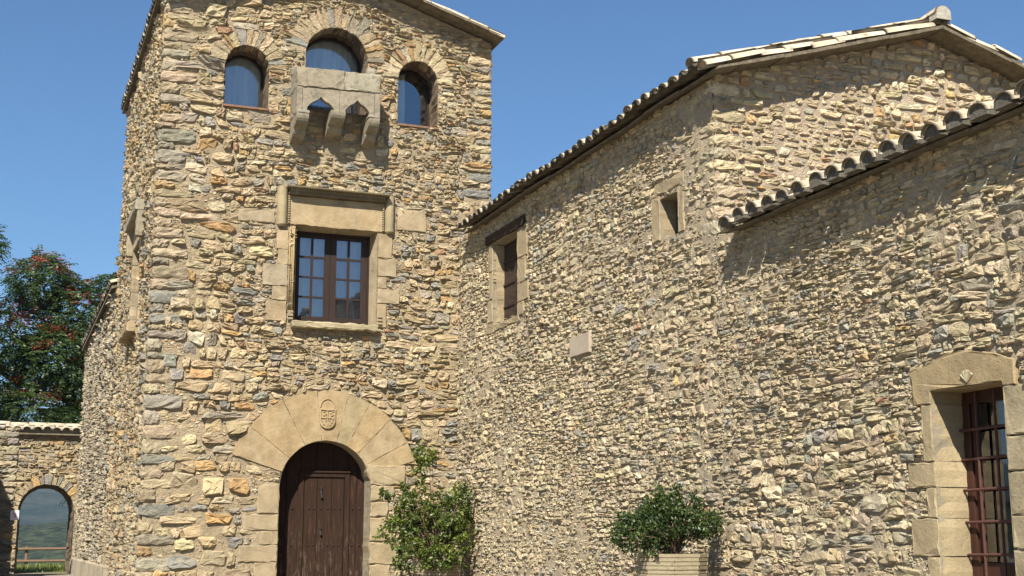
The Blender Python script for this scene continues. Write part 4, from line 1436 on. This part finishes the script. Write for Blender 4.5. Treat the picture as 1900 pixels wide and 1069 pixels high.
# pale shell-like relief on the lintel
m = MB(); m.col = (1.5, 1.5, 1.35)
for k in range(5):
    t = math.radians(40+k*25)
    a = np.array([13.20, 2.875]); b = a+np.array([math.cos(t)*.085, math.sin(t)*.10])
    m.tube(FB.w(np.array([[a[0], a[1], .035]]))[0], FB.w(np.array([[b[0], b[1], .036]]))[0], .010, .018, 6)
m.link('carved_shell', M['ashg'], low)
shapesC = [dop]+lowb
def keepC(U, V):
    k = V < LZ
    for s in shapesC: k &= ~s.inside(U, V)
    return k
def sizeC(U, V):
    s = .62+.85*vnoise(U*.8, V*.8, 171)+.45*np.clip((2.9-V)/1.5, 0, 1)
    odd = (vnoise(U*5, V*6, 177) > .93)*.5
    return .158*(s+odd), .059*(s+odd)
rngC = np.random.default_rng(18)
RC = pack(U0, U2, .6, LZ, .15, sizeC, keepC, rngC)
nC = build_rubble(FB, RC, low, 'pale', rngC, gap=.002, h=(.016, .040), warp=.030, shapes=shapesC, n=12, seed=81, rings=3)
chinks(FB, RC, low, 'pale', rngC, keepC, sz=(.025, .014), warp=.03, seed=81, shapes=shapesC)
wall_sheet(FB, U0, U2, .3, LZ, .045, [dop], lambda u: np.full_like(np.asarray(u, float), LZ), low, mat=M['mortar_p'], lift=.008)
m = MB(); m.box(XW+.52, XW+.57, -16.2, -13.65, .3, 4.9); m.box(XW+.52, XW+.57, -12.55, GY-.02, .3, 4.9); m.box(XW+.45, 13.5, -16.2, -16.1, .3, 4.9); m.box(13.4, 13.5, -16.1, GY-.02, .3, 4.9)
m.box(XW, 13.5, -16.25, -16.2, .3, 4.9)
m.link('inner_wall', M['dark'], low)
# doorway: red-brown wood, glass with curtain, rusty grille
gd = part_empty('grilled_door', low, (XW+.4, -13.15, .62))
def yb(m, n, y0, y1, z0, z1, x0, x1): m.box(x0, x1, -y1, -y0, z0, z1)
m = MB(); yb(m, 0, 12.60, 12.80, .6, 2.86, 7.770, 7.820); yb(m, 0, 13.52, 13.60, .6, 2.86, 7.770, 7.820); yb(m, 0, 12.80, 13.52, 2.74, 2.86, 7.770, 7.820); yb(m, 0, 12.80, 13.52, .6, 1.40, 7.770, 7.820)
m.link('door_frame', M['red'], gd, bevel=.006)
m = MB(); yb(m, 0, 12.805, 12.86, 1.41, 2.735, 7.790, 7.830); yb(m, 0, 12.86, 12.88, 1.41, 2.735, 7.795, 7.825); m.link('door_stile', M['red'], gd, bevel=.005)
m = MB(); yb(m, 0, 12.88, 13.52, 1.41, 2.735, 7.805, 7.811); m.link('pane', M['glassm'], gd)
m = MB(); n_ = 50; V = [(7.95+.02*math.sin(y*60), -y, z) for z in (1.2, 2.8) for y in np.linspace(12.86, 13.02, n_)]
m.add(V, [(j, j+1, n_+j+1, n_+j) for j in range(n_-1)]); m.link('curtain', M['curtain'], gd, smooth=True)
for yv in (12.93, 13.16, 13.40):
    m = MB(); m.tube((7.735, -yv, .6), (7.735, -yv, 2.83), .012, n=8); m.link('grille_bar', M['iron'], gd)
for zv in (.94, 1.205, 1.47, 1.74, 2.01, 2.27, 2.52):
    m = MB(); m.tube((7.735, -12.69, zv-.006), (7.735, -13.60, zv+.006), .013, n=8); m.link('grille_bar', M['iron'], gd)
# low roof
LE, LZE, PL = 7.22, 4.875, .24
y = -9.56
while y > -16.3:
    L_ = RNG.uniform(.35, .6)
    m = MB(); j = RNG.uniform(-.015, .02); q = RNG.uniform(-.004, .006)
    j += .085; slab_quad(m, (LE+j, y-L_+.003, LZE+.065+q), (LE+j+.4, y-L_+.003, LZE+.045+PL*.4+q), (LE+j+.4, y-.003, LZE+.045+PL*.4+q), (LE+j, y-.003, LZE+.065+q), .026)
    m.link('eave_slab', M['slab'], low)
    y -= L_
m = MB()
slab_quad(m, (LE+.43, -16.3, LZE+.03+PL*.43), (13.6, -16.3, LZE+.03+PL*6.35), (13.6, GY-.05, LZE+.03+PL*6.35), (LE+.43, GY-.05, LZE+.03+PL*.43), .05)
slab_quad(m, (LE+.43, -9.58, LZE+.02+PL*.43), (LE+.45, -9.58, LZE+.02+PL*.45), (LE+.45, GY-.05, LZE+.02+PL*.45), (LE+.43, GY-.05, LZE+.02+PL*.43), .03)
m.link('roof_deck', M['slab'], low)
ts = TileSet(low)
al = math.atan(PL); dx, dz = math.cos(al), math.sin(al)
SPL = .287
i = 0
while True:
    y = -9.80-i*SPL
    if y < -16.1: break
    for k in range(14):
        d = -.05+k*.42
        if XW+.2 < LE+dx*d < XW+.45 and False: pass
        ts.put('cover', (LE+dx*d, y, LZE+.115+dz*d), (dx, 0, dz), (0, 1, 0), k < 6, scale=1.17)
        ts.put('channel', (LE+.08+dx*d, y-SPL/2, LZE+.155+dz*d), (dx, 0, dz), (0, 1, 0), k < 2, scale=1.1)
    m = MB()
    c0 = np.array([LE-.030, y, LZE+.10]); r_ = .104
    V = [(c0[0]+RNG.uniform(-.004, .004), c0[1]+r_*math.cos(t), c0[2]+r_*.9*math.sin(t)) for t in np.linspace(0, math.pi, 9)]
    V[0] = (V[0][0], V[0][1], V[0][2]-.03); V[8] = (V[8][0], V[8][1], V[8][2]-.03)
    V += [(a+.1, b, c) for a, b, c in V]
    m.add(V, [tuple(range(8, -1, -1)), tuple(range(9, 18))]+[(j, j+1, 10+j, 9+j) for j in range(8)]+[(8, 0, 9, 17)])
    m.link('tile_end_mortar', M['plug'], low)
    i += 1
ts.done()
m = MB(); m.box(LE+.02, XW+.02, -9.68, -9.56, LZE+.05, LZE+.13); m.link('end_mortar', M['plugw'], low, bevel=.04)

# wall plaque, a thing of its own
o = prism(FB, rect(5.04, 5.70, 4.11, 4.385), .0, .055, .006, 'wall_plaque', M['plaque'], None, tone=(1, 1, 1), jit=.001, rough=.0005)
o['label'] = 'small blank beige stone plaque fixed on the wing wall'; o['category'] = 'plaque'

# ================================================================== LEFT ANNEX behind the tower
ann = thing('rear_annex', (4.5, 12.4, .65), 'long lower stone annex running back behind the tower on the left', 'building')
AY0, AY1, AZ = TD+.0, 17.6, 7.02
def keepN(U, V): return (V < AZ) & ~Rect(-14.0, -13.3, 4.4, 5.8).inside(U, V) & ~Rect(-14.2, -13.5, 1.9, 3.2).inside(U, V)
def sizeN(U, V):
    s = .6+.8*vnoise(U*.7, V*.7, 133)
    return .25*s, .10*s
rngN = np.random.default_rng(26)
RN = pack(-AY1, -AY0-.01, .6, AZ, .17, sizeN, keepN, rngN)
build_rubble(FL, RN, ann, 'grey', rngN, gap=.006, h=(.03, .08), warp=.03, n=8, seed=161, nsolo=120, rings=3, minpx=7)
wall_sheet(FL, -AY1, -AY0, .3, AZ, .08, [], None, ann, mat=M['mortar_g'])
m = MB(); m.col = (1.05, 1.0, .9)
m.fbox(FL, -13.95, -13.35, 4.45, 5.75, -.02, .05); m.link('blocked_window', M['ashg'], ann)
m = MB(); m.col = (1.1, 1.0, .88)
m.fbox(FL, -14.15, -13.55, 1.95, 3.15, -.02, .05); m.link('blocked_window', M['ashg'], ann)
m = MB(); m.box(XL+.02, 8.0, AY1-.3, AY1, .3, AZ); m.box(7.9, 8.0, TD+.01, AY1-.3, .3, AZ); m.link('back_wall', M['mortar_g'], ann)
m = MB()
slab_quad(m, (2.02, TD+.01, AZ-.04), (5.3, TD+.01, AZ+.95), (5.3, AY1+.2, AZ+.95), (2.02, AY1+.2, AZ-.04), .06)
slab_quad(m, (5.3, TD+.01, AZ+.95), (8.4, TD+.01, AZ-.04), (8.4, AY1+.2, AZ-.04), (5.3, AY1+.2, AZ+.95), .06)
m.link('roof_deck', M['slab'], ann)
ts = TileSet(ann); al = math.atan(.3); dx, dz = math.cos(al), math.sin(al)
for i in range(42):
    for k in range(9):
        ts.put('cover', (2.0+dx*k*.38, TD+.15+i*.25, AZ+.03+dz*k*.38), (dx, 0, dz), (0, 1, 0), k == 0)
        ts.put('channel', (1.99+dx*k*.38, TD+.275+i*.25, AZ+.10+dz*k*.38), (dx, 0, dz), (0, 1, 0), False)
ts.done()
# thin stone ledge along the foot of the annex
y0 = 5.4
while y0 < 17.3:
    L_ = RNG.uniform(.3, .6); g = RNG.uniform(.9, 1.1)
    P = [(XL-.16, y0+.01, .6), (XL+.02, y0+.01, .6), (XL+.02, y0+.01, 1.10), (XL-.13, y0+.01, 1.06)]
    V = P+[(a, y0+L_, c+RNG.uniform(-.01, .01)) for a, b, c in P]
    m2 = MB(); m2.col = (g*.40, g*.34, g*.25)
    m2.add(V, [(0, 1, 2, 3), (7, 6, 5, 4), (0, 4, 5, 1), (1, 5, 6, 2), (2, 6, 7, 3), (3, 7, 4, 0)])
    m2.link('ledge_block', M['rubble'], ann, bevel=.02)
    y0 += L_+.01

# ================================================================== GATEWAY ARCH
gate = thing('gateway_arch', (1.3, 17.8, .65), 'small stone gateway arch capped with barrel tiles at the far left', 'gateway')
GW = 17.6
FW = Frame((0, GW, 0), (1, 0, 0), (0, -1, 0))
GA = Arch(1.32, .735, 2.36, .5)
arch_voussoirs(FW, 1.32, 2.36, .735, .27, 17, gate, tone_pal='gold', seed=44, back=-.2)
gh = Head(GA, .22)
def keepW(U, V): return (V < 4.46) & ~GA.inside(U, V) & ~gh.inside(U, V)
def sizeW(U, V):
    s = .7+.6*vnoise(U, V, 233)
    return .23*s, .085*s
rngW = np.random.default_rng(36)
RW = pack(-1.0, 2.16, .6, 4.46, .15, sizeW, keepW, rngW)
build_rubble(FW, RW, gate, 'gold', rngW, gap=.008, h=(.02, .06), warp=.03, n=10, seed=261, shapes=[GA, gh], rings=4, ulim=(-1.0, 2.17), minpx=7)
wall_sheet(FW, -1.0, 2.17, .3, 4.46, .05, [GA], None, gate)
FW2 = Frame((0, GW+1.3, 0), (-1, 0, 0), (0, 1, 0))
wall_sheet(FW2, -2.6, 1.0, .3, 4.46, .08, [Arch(-1.32, .66, 2.36, .2)], None, gate)
reveal(FW, GA.path(20), .01, -1.3, gate, M['reveal_shade'], 'arch_reveal', jit=.015, shrink=lambda p: np.array([1.32+(p[0]-1.32)*.90, 2.36+(p[1]-2.36)*.92 if p[1] > 2.36 else p[1]]))
m = MB(); m.box(-1.0, 2.17, GW-.16, GW+1.4, 4.462, 4.51); m.link('coping_slab', M['slab'], gate, bevel=.01)
ts = TileSet(gate)
for i in range(13):
    ts.put('cover', (-1.0+.10+i*.262, GW-.22, 4.60), (0, 1, .28), (1, 0, 0), True, scale=1.1)
    ts.put('channel', (-1.0+.23+i*.262, GW-.20, 4.665), (0, 1, .28), (1, 0, 0), True, scale=1.1)
for i in range(7):
    ts.put('cover', (2.2-.5*(i+1), GW+.28, 4.76), (1, 0, .03), (0, 1, 0), True, scale=1.12, name='ridge_tile')
m = MB(); m.box(-1.0, 2.17, GW-.05, GW+1.3, 4.512, 4.72); m.link('tile_bed', M['plugw'], gate, bevel=.03)
# ---- pier / yard wall at the left edge
yard = thing('yard_wall', (-.8, 14, .65), 'weathered grey stone yard wall end with ragged top at the left edge', 'wall')
FP = Frame((0, 14.0, 0), (1, 0, 0), (0, -1, 0))
rngP = np.random.default_rng(46)
def keepP(U, V): return ((V < 4.30) & (U < .32)) 
RP = pack(-3.0, .34, .6, 4.32, .18, lambda U, V: (.26*(.7+.6*vnoise(U, V, 3)), .10*(.7+.6*vnoise(U, V, 4))), keepP, rngP)
build_rubble(FP, RP, yard, 'grey', rngP, gap=.008, h=(.02, .07), warp=.03, n=10, seed=361, rings=4, nsolo=120, minpx=7)
wall_sheet(FP, -3.0, .36, .3, 4.30, .07, [], None, yard, mat=M['mortar_g'])
m = MB(); m.box(-3.0, .34, 14.03, 14.5, .3, 4.28); m.link('wall_core', M['mortar_g'], yard)
quoins(.40, 14.0, -1, 1, .6, 4.38, yard, 'grey', 47, long=(.3, .5), short=(.2, .3), hmin=.14, hmax=.24, proud=.05)
# unseen house block, added outside the frame to shade the yard wall
nb_ = thing('added_shade_house', (-3.5, 8.5, .65), 'unseen house block added beyond the left picture edge to shade the yard wall', 'house')
FNb = Frame((-2.2, 0, 0), (0, 1, 0), (1, 0, 0))
wall_sheet(FNb, 4.5, 11.5, .3, 7.2, .1, [], None, nb_, mat=M['mortar_g'], amp=.03)
m = MB(); m.box(-6, -2.23, 4.5, 11.5, .3, 7.2); m.link('wall_core', M['mortar_g'], nb_)
m = MB(); slab_quad(m, (-2.0, 4.3, 7.22), (-2.0, 11.6, 7.22), (-4.1, 11.6, 7.9), (-4.1, 4.3, 7.9), .08); slab_quad(m, (-4.1, 4.3, 7.9), (-4.1, 11.6, 7.9), (-6.2, 11.6, 7.22), (-6.2, 4.3, 7.22), .08)
m.link('roof', M['tile'], nb_)

# paper notice
m = MB(); m.box(.36, .56, 13.93, 13.935, 2.06, 2.30); nt = m.link('paper_notice', M['paper'], None)
nt['label'] = 'small white paper notice with red print pinned beside the gateway arch'; nt['category'] = 'notice'
m = MB()
for (a, b, c, d) in ((.41, .45, 2.20, 2.24), (.44, .49, 2.17, 2.19), (.42, .45, 2.12, 2.15), (.46, .50, 2.13, 2.16), (.47, .50, 2.21, 2.235)):
    m.box(a, b, 13.925, 13.929, c, d)
m.link('red_print', M['ink'], nt)

# ================================================================== FENCE beyond the arch
fence = thing('rail_fence', (1.5, 25, .65), 'orange brown wooden rail fence seen through the gateway arch', 'fence')
for z in (1.25, .86):
    for a in (-3.5, -.5, 2.5):
        m = MB(); m.tube((a, 25+RNG.uniform(-.03, .03), z+RNG.uniform(-.02, .02)), (a+2.98, 25, z+RNG.uniform(-.03, .03)), .048, .04, 7); m.link('rail', M['rail'], fence)
for a in (-3.4, -1.2, 1.05, 3.3, 5.4):
    m = MB(); m.tube((a, 25.09, .45), (a, 25.09, 1.36), .055, .05, 8); m.link('post', M['rail'], fence)
# grass
n_ = 9000
gx = RNG.uniform(-4, 6, n_); gy = RNG.uniform(18.6, 27.5, n_)
gz = ground_z(gx, gy); hh = RNG.uniform(.05, .22, n_); an = RNG.uniform(0, 2*np.pi, n_)
b0 = np.stack([gx-.012*np.cos(an), gy-.012*np.sin(an), gz-.01], 1); b1 = np.stack([gx+.012*np.cos(an), gy+.012*np.sin(an), gz-.01], 1)
tp = np.stack([gx+RNG.normal(0, .05, n_), gy+RNG.normal(0, .05, n_), gz+hh], 1)
V = np.stack([b0, b1, tp], 1).reshape(-1, 3)
me = np_mesh('grass', V, None, np.arange(n_*3).reshape(-1, 3), np.repeat(RNG.uniform(.7, 1.5, (n_, 1))*np.array([[1.1, 1, .9]]), 3, 0))
g = link('grass', me, M['grass']); g['kind'] = 'stuff'; g['label'] = 'sunlit rough grass beyond the gateway arch'; g['category'] = 'grass'
m = sheet('grass_ground', np.linspace(-4.5, 6.5, 8), np.linspace(18.4, 28, 8), lambda X, Y: ground_z(X, Y)+.006, mat_simple('grassy_soil', (.17, .17, .07), (.10, .12, .04), 6), 'green turf sheet behind the gateway')

# ================================================================== PLANTERS AND SHRUBS
def planter(x, y, zt, r, label, grp, rot):
    t = thing('planter', (x, y, .65), label, 'planter', grp)
    z = .65; i = 0
    n_ = 8
    while z < zt-.02:
        h_ = .042
        f = (z-.65)/(zt-.65)
        rr = r*(.80+.20*f)+random.uniform(-.004, .004)
        for k in range(n_):
            a0 = rot+2*math.pi*k/n_; a1 = rot+2*math.pi*(k+1)/n_
            ex = .012 if (i+k) % 2 else -.004
            p0 = np.array([x+rr*math.cos(a0), y+rr*math.sin(a0)]); p1 = np.array([x+rr*math.cos(a1), y+rr*math.sin(a1)])
            d_ = (p1-p0)/np.linalg.norm(p1-p0); nn = np.array([d_[1], -d_[0]])
            q0 = p0-d_*ex; q1 = p1+d_*ex
            m = MB()
            V = [(*(q0+nn*.0), z), (*(q1+nn*.0), z), (*(q1-nn*.03), z), (*(q0-nn*.03), z)]
            V += [(a, b, z+h_-.005) for a, b, c in V]
            m.add(V, [(0, 3, 2, 1), (4, 5, 6, 7), (0, 1, 5, 4), (1, 2, 6, 5), (2, 3, 7, 6), (3, 0, 4, 7)])
            m.link('slat', M['pot'], t, bevel=.004)
        z += h_; i += 1
    m = MB(); V = [(x+(r-.06)*math.cos(rot+2*math.pi*k/n_), y+(r-.06)*math.sin(rot+2*math.pi*k/n_), zt-.06) for k in range(n_)]
    V += [(a, b, .7) for a, b, c in V]
    m.add(V, [tuple(range(n_))]+[(k, n_+k, n_+(k+1) % n_, (k+1) % n_) for k in range(n_)]); m.link('soil', M['soil'], t)
    return t

def leaves(P, D, size, cols, ratio=.5, rng=RNG, fold=.25):
    """one folded four-point leaf per position: P positions, D directions"""
    n_ = len(P)
    D = D/np.linalg.norm(D, axis=1, keepdims=True)
    r = rng.normal(size=(n_, 3)); S = np.cross(D, r); S /= np.linalg.norm(S, axis=1, keepdims=True)
    Nn = np.cross(S, D)
    L_ = size[:, None]
    a = P; b = P+D*L_*.5+S*L_*ratio*.5+Nn*L_*fold*.25; c = P+D*L_; d = P+D*L_*.5-S*L_*ratio*.5+Nn*L_*fold*.25
    V = np.stack([a, b, c, d], 1).reshape(-1, 3)
    k = np.arange(n_)*4
    T = np.stack([np.stack([k, k+1, k+2], 1), np.stack([k, k+2, k+3], 1)], 1).reshape(-1, 3)
    return V, T, np.repeat(cols, 4, 0)

def shrub(name, base, blobs, nleaf, leafmat, label, seed, size=(.03, .055), tw=60, cat='shrub', upward=.4, cluster=14):
    rng = np.random.default_rng(seed)
    t = thing(name, tuple(base), label, cat)
    base = np.array(base)
    # twig tips scattered in the ellipsoids, joined back to the base
    wts = np.array([b[2] for b in blobs], float); wts /= wts.sum()
    tips = []
    for i in rng.choice(len(blobs), nleaf//cluster, p=wts):
        c, r, _ = blobs[i]
        q = rng.normal(size=3); q /= np.linalg.norm(q); q *= rng.uniform(.25, 1)**.45
        tips.append(np.array(c)+q*np.array(r))
    tips = np.array(tips)
    mb = MB()
    for i in rng.choice(len(tips), min(tw, len(tips)), replace=False):
        a = base+rng.normal(0, .03, 3)*np.array([1, 1, 0]); b = tips[i]
        mid = a+(b-a)*.5+rng.normal(0, .05, 3)+np.array([0, 0, .06])
        mb.tube(a, mid, .011, .007, 5, False); mb.tube(mid, b, .007, .003, 4, False)
    mb.link('twigs', M['twig'], t, origin=base)
    P = []; D = []
    for tip in tips:
        out = tip-np.array(base)-np.array([0, 0, .15]); out = out/np.linalg.norm(out)
        ax = out+rng.normal(0, .5, 3)+np.array([0, 0, upward]); ax /= np.linalg.norm(ax)
        Ls = rng.uniform(.08, .18)
        for k in range(cluster):
            P.append(tip+ax*Ls*(k/cluster-.5)+rng.normal(0, .010, 3))
            d_ = rng.normal(size=3)+ax*.7; D.append(d_)
    P = np.array(P); D = np.array(D)
    n_ = len(P)
    cols = rng.uniform(.45, 1.5, (n_, 1))*np.array([[1, 1, 1.0]])
    V, T, C = leaves(P, D, rng.uniform(size[0], size[1], n_), cols, ratio=.55, rng=rng)
    me = np_mesh('foliage', V-base, None, T, C)
    o = link('foliage', me, leafmat, t, base)
    return t
planter(6.74, -1.15, 1.32, .42, 'slatted wooden tub under the tall loose shrub right of the arched door', 'slatted wooden tubs', .2)
planter(6.76, -9.2, 1.46, .40, 'slatted wooden tub under the dark bush by the wing wall', 'slatted wooden tubs', .35)
shrub('leafy_shrub', (6.7, -1.15, 1.25),
      [((6.35, -1.15, 2.05), (.38, .32, .38), 5), ((6.95, -1.1, 2.0), (.36, .32, .42), 5), ((6.6, -1.2, 1.7), (.52, .35, .35), 7), ((6.02, -1.2, 1.72), (.34, .25, .22), 2.2),
       ((6.45, -1.15, 2.65), (.15, .14, .42), 1.0), ((6.5, -1.15, 2.95), (.25, .14, .13), .8), ((7.2, -1.1, 2.15), (.16, .2, .42), 1.8), ((6.15, -1.15, 2.45), (.1, .1, .06), .12), ((5.85, -1.2, 2.28), (.16, .1, .08), .25),
       ((6.2, -1.45, 1.35), (.32, .25, .28), 2.6), ((6.65, -1.6, 1.30), (.35, .15, .18), 2.2), ((7.15, -1.2, 1.5), (.22, .22, .4), 1.6)],
      9500, M['leafa'], 'tall loose yellow green shrub in a tub right of the arched door', 61, size=(.045, .080), tw=110)
shrub('dark_bush', (6.78, -9.2, 1.42),
      [((6.71, -9.2, 1.76), (.47, .36, .21), 7), ((6.30, -9.2, 1.66), (.24, .26, .20), 2.4), ((7.12, -9.2, 1.76), (.22, .26, .17), 2.2), ((6.70, -9.2, 1.93), (.26, .22, .14), 2), ((6.60, -9.2, 2.08), (.06, .06, .1), .22), ((6.86, -9.2, 2.07), (.05, .05, .1), .18), ((7.05, -9.2, 1.98), (.06, .05, .08), .2), ((6.22, -9.2, 1.78), (.09, .09, .06), .25), ((7.32, -9.2, 1.84), (.08, .08, .08), .25), ((6.5, -9.35, 1.48), (.16, .14, .10), .7)],
      9000, M['leafb'], 'dark glossy green bush in a tub against the wing wall', 62, size=(.03, .055), tw=60)

# ================================================================== TREES behind the gateway
def pinnate_tree(name, base, h, crowns, nfr, label, seed, bloom=60, lean=.3):
    rng = np.random.default_rng(seed)
    t = thing(name, tuple(base), label, 'tree')
    base = np.array(base, float)
    mb = MB()
    top = base+np.array([lean, .0, h*.5])
    mb.tube(base-np.array([0, 0, .4]), base+(top-base)*.5+np.array([.1, 0, 0]), .24, .17, 10, False); mb.tube(base+(top-base)*.5+np.array([.1, 0, 0]), top, .17, .13, 10, False)
    mb.link('trunk', M['bark'], t, origin=base)
    limb = MB()
    for c, r, w_ in crowns:
        c = np.array(c)
        mid = top+(c-top)*.5+rng.normal(0, .25, 3)
        limb.tube(top, mid, .10, .07, 7, False); limb.tube(mid, c, .07, .035, 7, False)
        for _ in range(9):
            q = rng.normal(size=3); q /= np.linalg.norm(q)
            e = c+q*np.array(r)*.85
            m2 = c+(e-c)*.5+rng.normal(0, .1, 3)
            limb.tube(c, m2, .035, .022, 5, False); limb.tube(m2, e, .022, .008, 5, False)
    limb.link('limbs', M['bark'], t, origin=base)
    wts = np.array([c[2] for c in crowns], float); wts /= wts.sum()
    P = []; D = []; S = []; C = []
    BP = []; BD = []; BS = []
    for n_i, i in enumerate(rng.choice(len(crowns), nfr, p=wts)):
        c, r, _ = crowns[i]
        q = rng.normal(size=3); q /= np.linalg.norm(q); rr = rng.uniform(.2, 1)**.4
        p = np.array(c)+q*rr*np.array(r)
        hd_ = q+rng.normal(0, .5, 3); hd_[2] *= .4; hd_ /= np.linalg.norm(hd_)
        L_ = rng.uniform(.38, .62); tone = rng.uniform(.6, 1.4)
        side = np.cross(hd_, [0, 0, 1]); side /= np.linalg.norm(side)+1e-6
        nl = 7
        for k in range(nl):
            f = (k+.6)/nl
            pt = p+hd_*L_*f+np.array([0, 0, -.42*L_*f*f])
            for s_ in (-1, 1):
                P.append(pt); D.append(side*s_+hd_*.45+np.array([0, 0, -.45])+rng.normal(0, .15, 3)); S.append(rng.uniform(.12, .17)*(1.15-.5*f)); C.append(tone)
        if n_i < bloom:
            q2 = q.copy(); q2[2] = abs(q2[2])*.8+.1; q2[1] = -abs(q2[1])
            pb = np.array(c)+q2/np.linalg.norm(q2)*np.array(r)*rng.uniform(.85, 1.08)
            for k in range(34):
                BP.append(pb+rng.normal(0, 1, 3)*np.array([.11, .11, .07])); BD.append(rng.normal(size=3)+np.array([0, 0, -.3])); BS.append(rng.uniform(.04, .075))
    C = np.array(C)[:, None]*np.array([[1, 1, 1.0]])*rng.uniform(.85, 1.15, (len(P), 1))
    V, T, CC = leaves(np.array(P), np.array(D), np.array(S), C, ratio=.36, rng=rng, fold=.1)
    link('crown', np_mesh('crown', V-base, None, T, CC), M['leafc'], t, base)
    if BP:
        V, T, CC = leaves(np.array(BP), np.array(BD), np.array(BS), np.repeat(rng.uniform(.7, 1.4, (len(BP), 1)), 3, 1), ratio=.7, rng=rng)
        link('seed_bunches', np_mesh('seed_bunches', V-base, None, T, CC), M['bloom'], t, base)
    return t
pinnate_tree('ailanthus_tree', (4.4, 27.6, .6), 11.2,
    [((.95, 27, 10.6), (1.05, 1.2, 1.0), 2.4), ((2.4, 27.2, 9.5), (1.25, 1.3, 1.25), 3.2), ((3.7, 27.5, 9.7), (.6, 1.0, 1.0), 1.2), ((3.3, 26.6, 10.7), (.35, .4, .25), .25), ((.2, 27, 8.6), (1.4, 1.4, 1.3), 3), ((1.7, 26.8, 7.9), (1.4, 1.3, 1.1), 3.2),
     ((3.0, 27, 7.2), (1.2, 1.2, 1.1), 2.6), ((-.6, 27, 6.7), (1.2, 1.3, 1.1), 2), ((1.0, 27, 6.1), (1.4, 1.3, .9), 2.6), ((2.8, 27.2, 5.6), (1.3, 1.2, .8), 2.4), ((-2.0, 27.3, 8.3), (1.2, 1.3, 1.5), 1.2)],
    6500, 'broad leafy tree with clusters of red seeds rising behind the gateway', 71, bloom=230, lean=-1.6)
pinnate_tree('shade_tree', (-3.6, 24.5, .6), 12.5,
    [((-.98, 24.5, 11.3), (.62, .6, .75), 1.0), ((-1.9, 24.5, 9.4), (1.2, 1.0, .9), 1.5), ((-3.2, 24.5, 11.2), (1.4, 1.3, 1.3), 2), ((-4.6, 24.5, 9.3), (1.5, 1.4, 1.4), 2)],
    900, 'dark tree whose branch tips enter at the left edge above the red seeded tree', 72, bloom=0)
# a low branch hanging behind the arch opening
t = thing('sapling', (2.75, 20.5, .65), 'green sapling whose drooping leaf shows in the top right of the archway', 'sapling')
m = MB(); m.tube((2.75, 20.5, .6), (2.6, 20.5, 2.4), .03, .022, 7, False); m.tube((2.6, 20.5, 2.4), (2.3, 20.4, 3.1), .022, .01, 6, False); m.link('stem', M['bark'], t)
P = []; D = []; S = []
for f0 in range(9):
    st_ = np.array([2.35-.04*f0, 20.4-.02*f0, 3.15-.05*f0]); hd_ = np.array([-.75+RNG.normal(0, .2), -.1+RNG.normal(0, .3), .05+RNG.normal(0, .25)])
    if f0 > 4: hd_[0] *= -1
    for k in range(10):
        pt = st_+hd_*.055*k+np.array([0, 0, -.004*k*k])
        for s_ in (-1, 1):
            P.append(pt); D.append(np.array([-.25, s_*.4, -1.0 if s_ < 0 else -.6])+RNG.normal(0, .12, 3)); S.append(.17-.009*k)
P = np.array(P); V, T, CC = leaves(P, np.array(D), np.array(S), np.full((len(P), 3), 1.3), ratio=.28, fold=.1)
link('foliage', np_mesh('foliage', V, None, T, CC), M['leafc'], t, (0, 0, 0))
# ================================================================== AIR
hm = bpy.data.materials.new('valley_haze'); hm.use_nodes = True
hm.node_tree.nodes.clear()
ho = hm.node_tree.nodes.new('ShaderNodeOutputMaterial'); hv = hm.node_tree.nodes.new('ShaderNodeVolumePrincipled')
hv.inputs['Color'].default_value = (.50, .70, 1.0, 1); hv.inputs['Density'].default_value = .00010; hv.inputs['Anisotropy'].default_value = .2
hm.node_tree.links.new(hv.outputs[0], ho.inputs['Volume'])
m = MB(); m.box(-6500, 6500, -6500, 9500, -480, 300)
o = m.link('haze', hm, None); o['kind'] = 'stuff'; o['label'] = 'thin blue haze filling the valley beyond the gateway'
print('STONES', nA, nB, nC, len(RL), len(RN), len(RG), 'objects', len(bpy.data.objects), 'tris', sum(len(o.data.loop_triangles) or len(o.data.polygons)*1.6 for o in bpy.data.objects if o.type == 'MESH'))
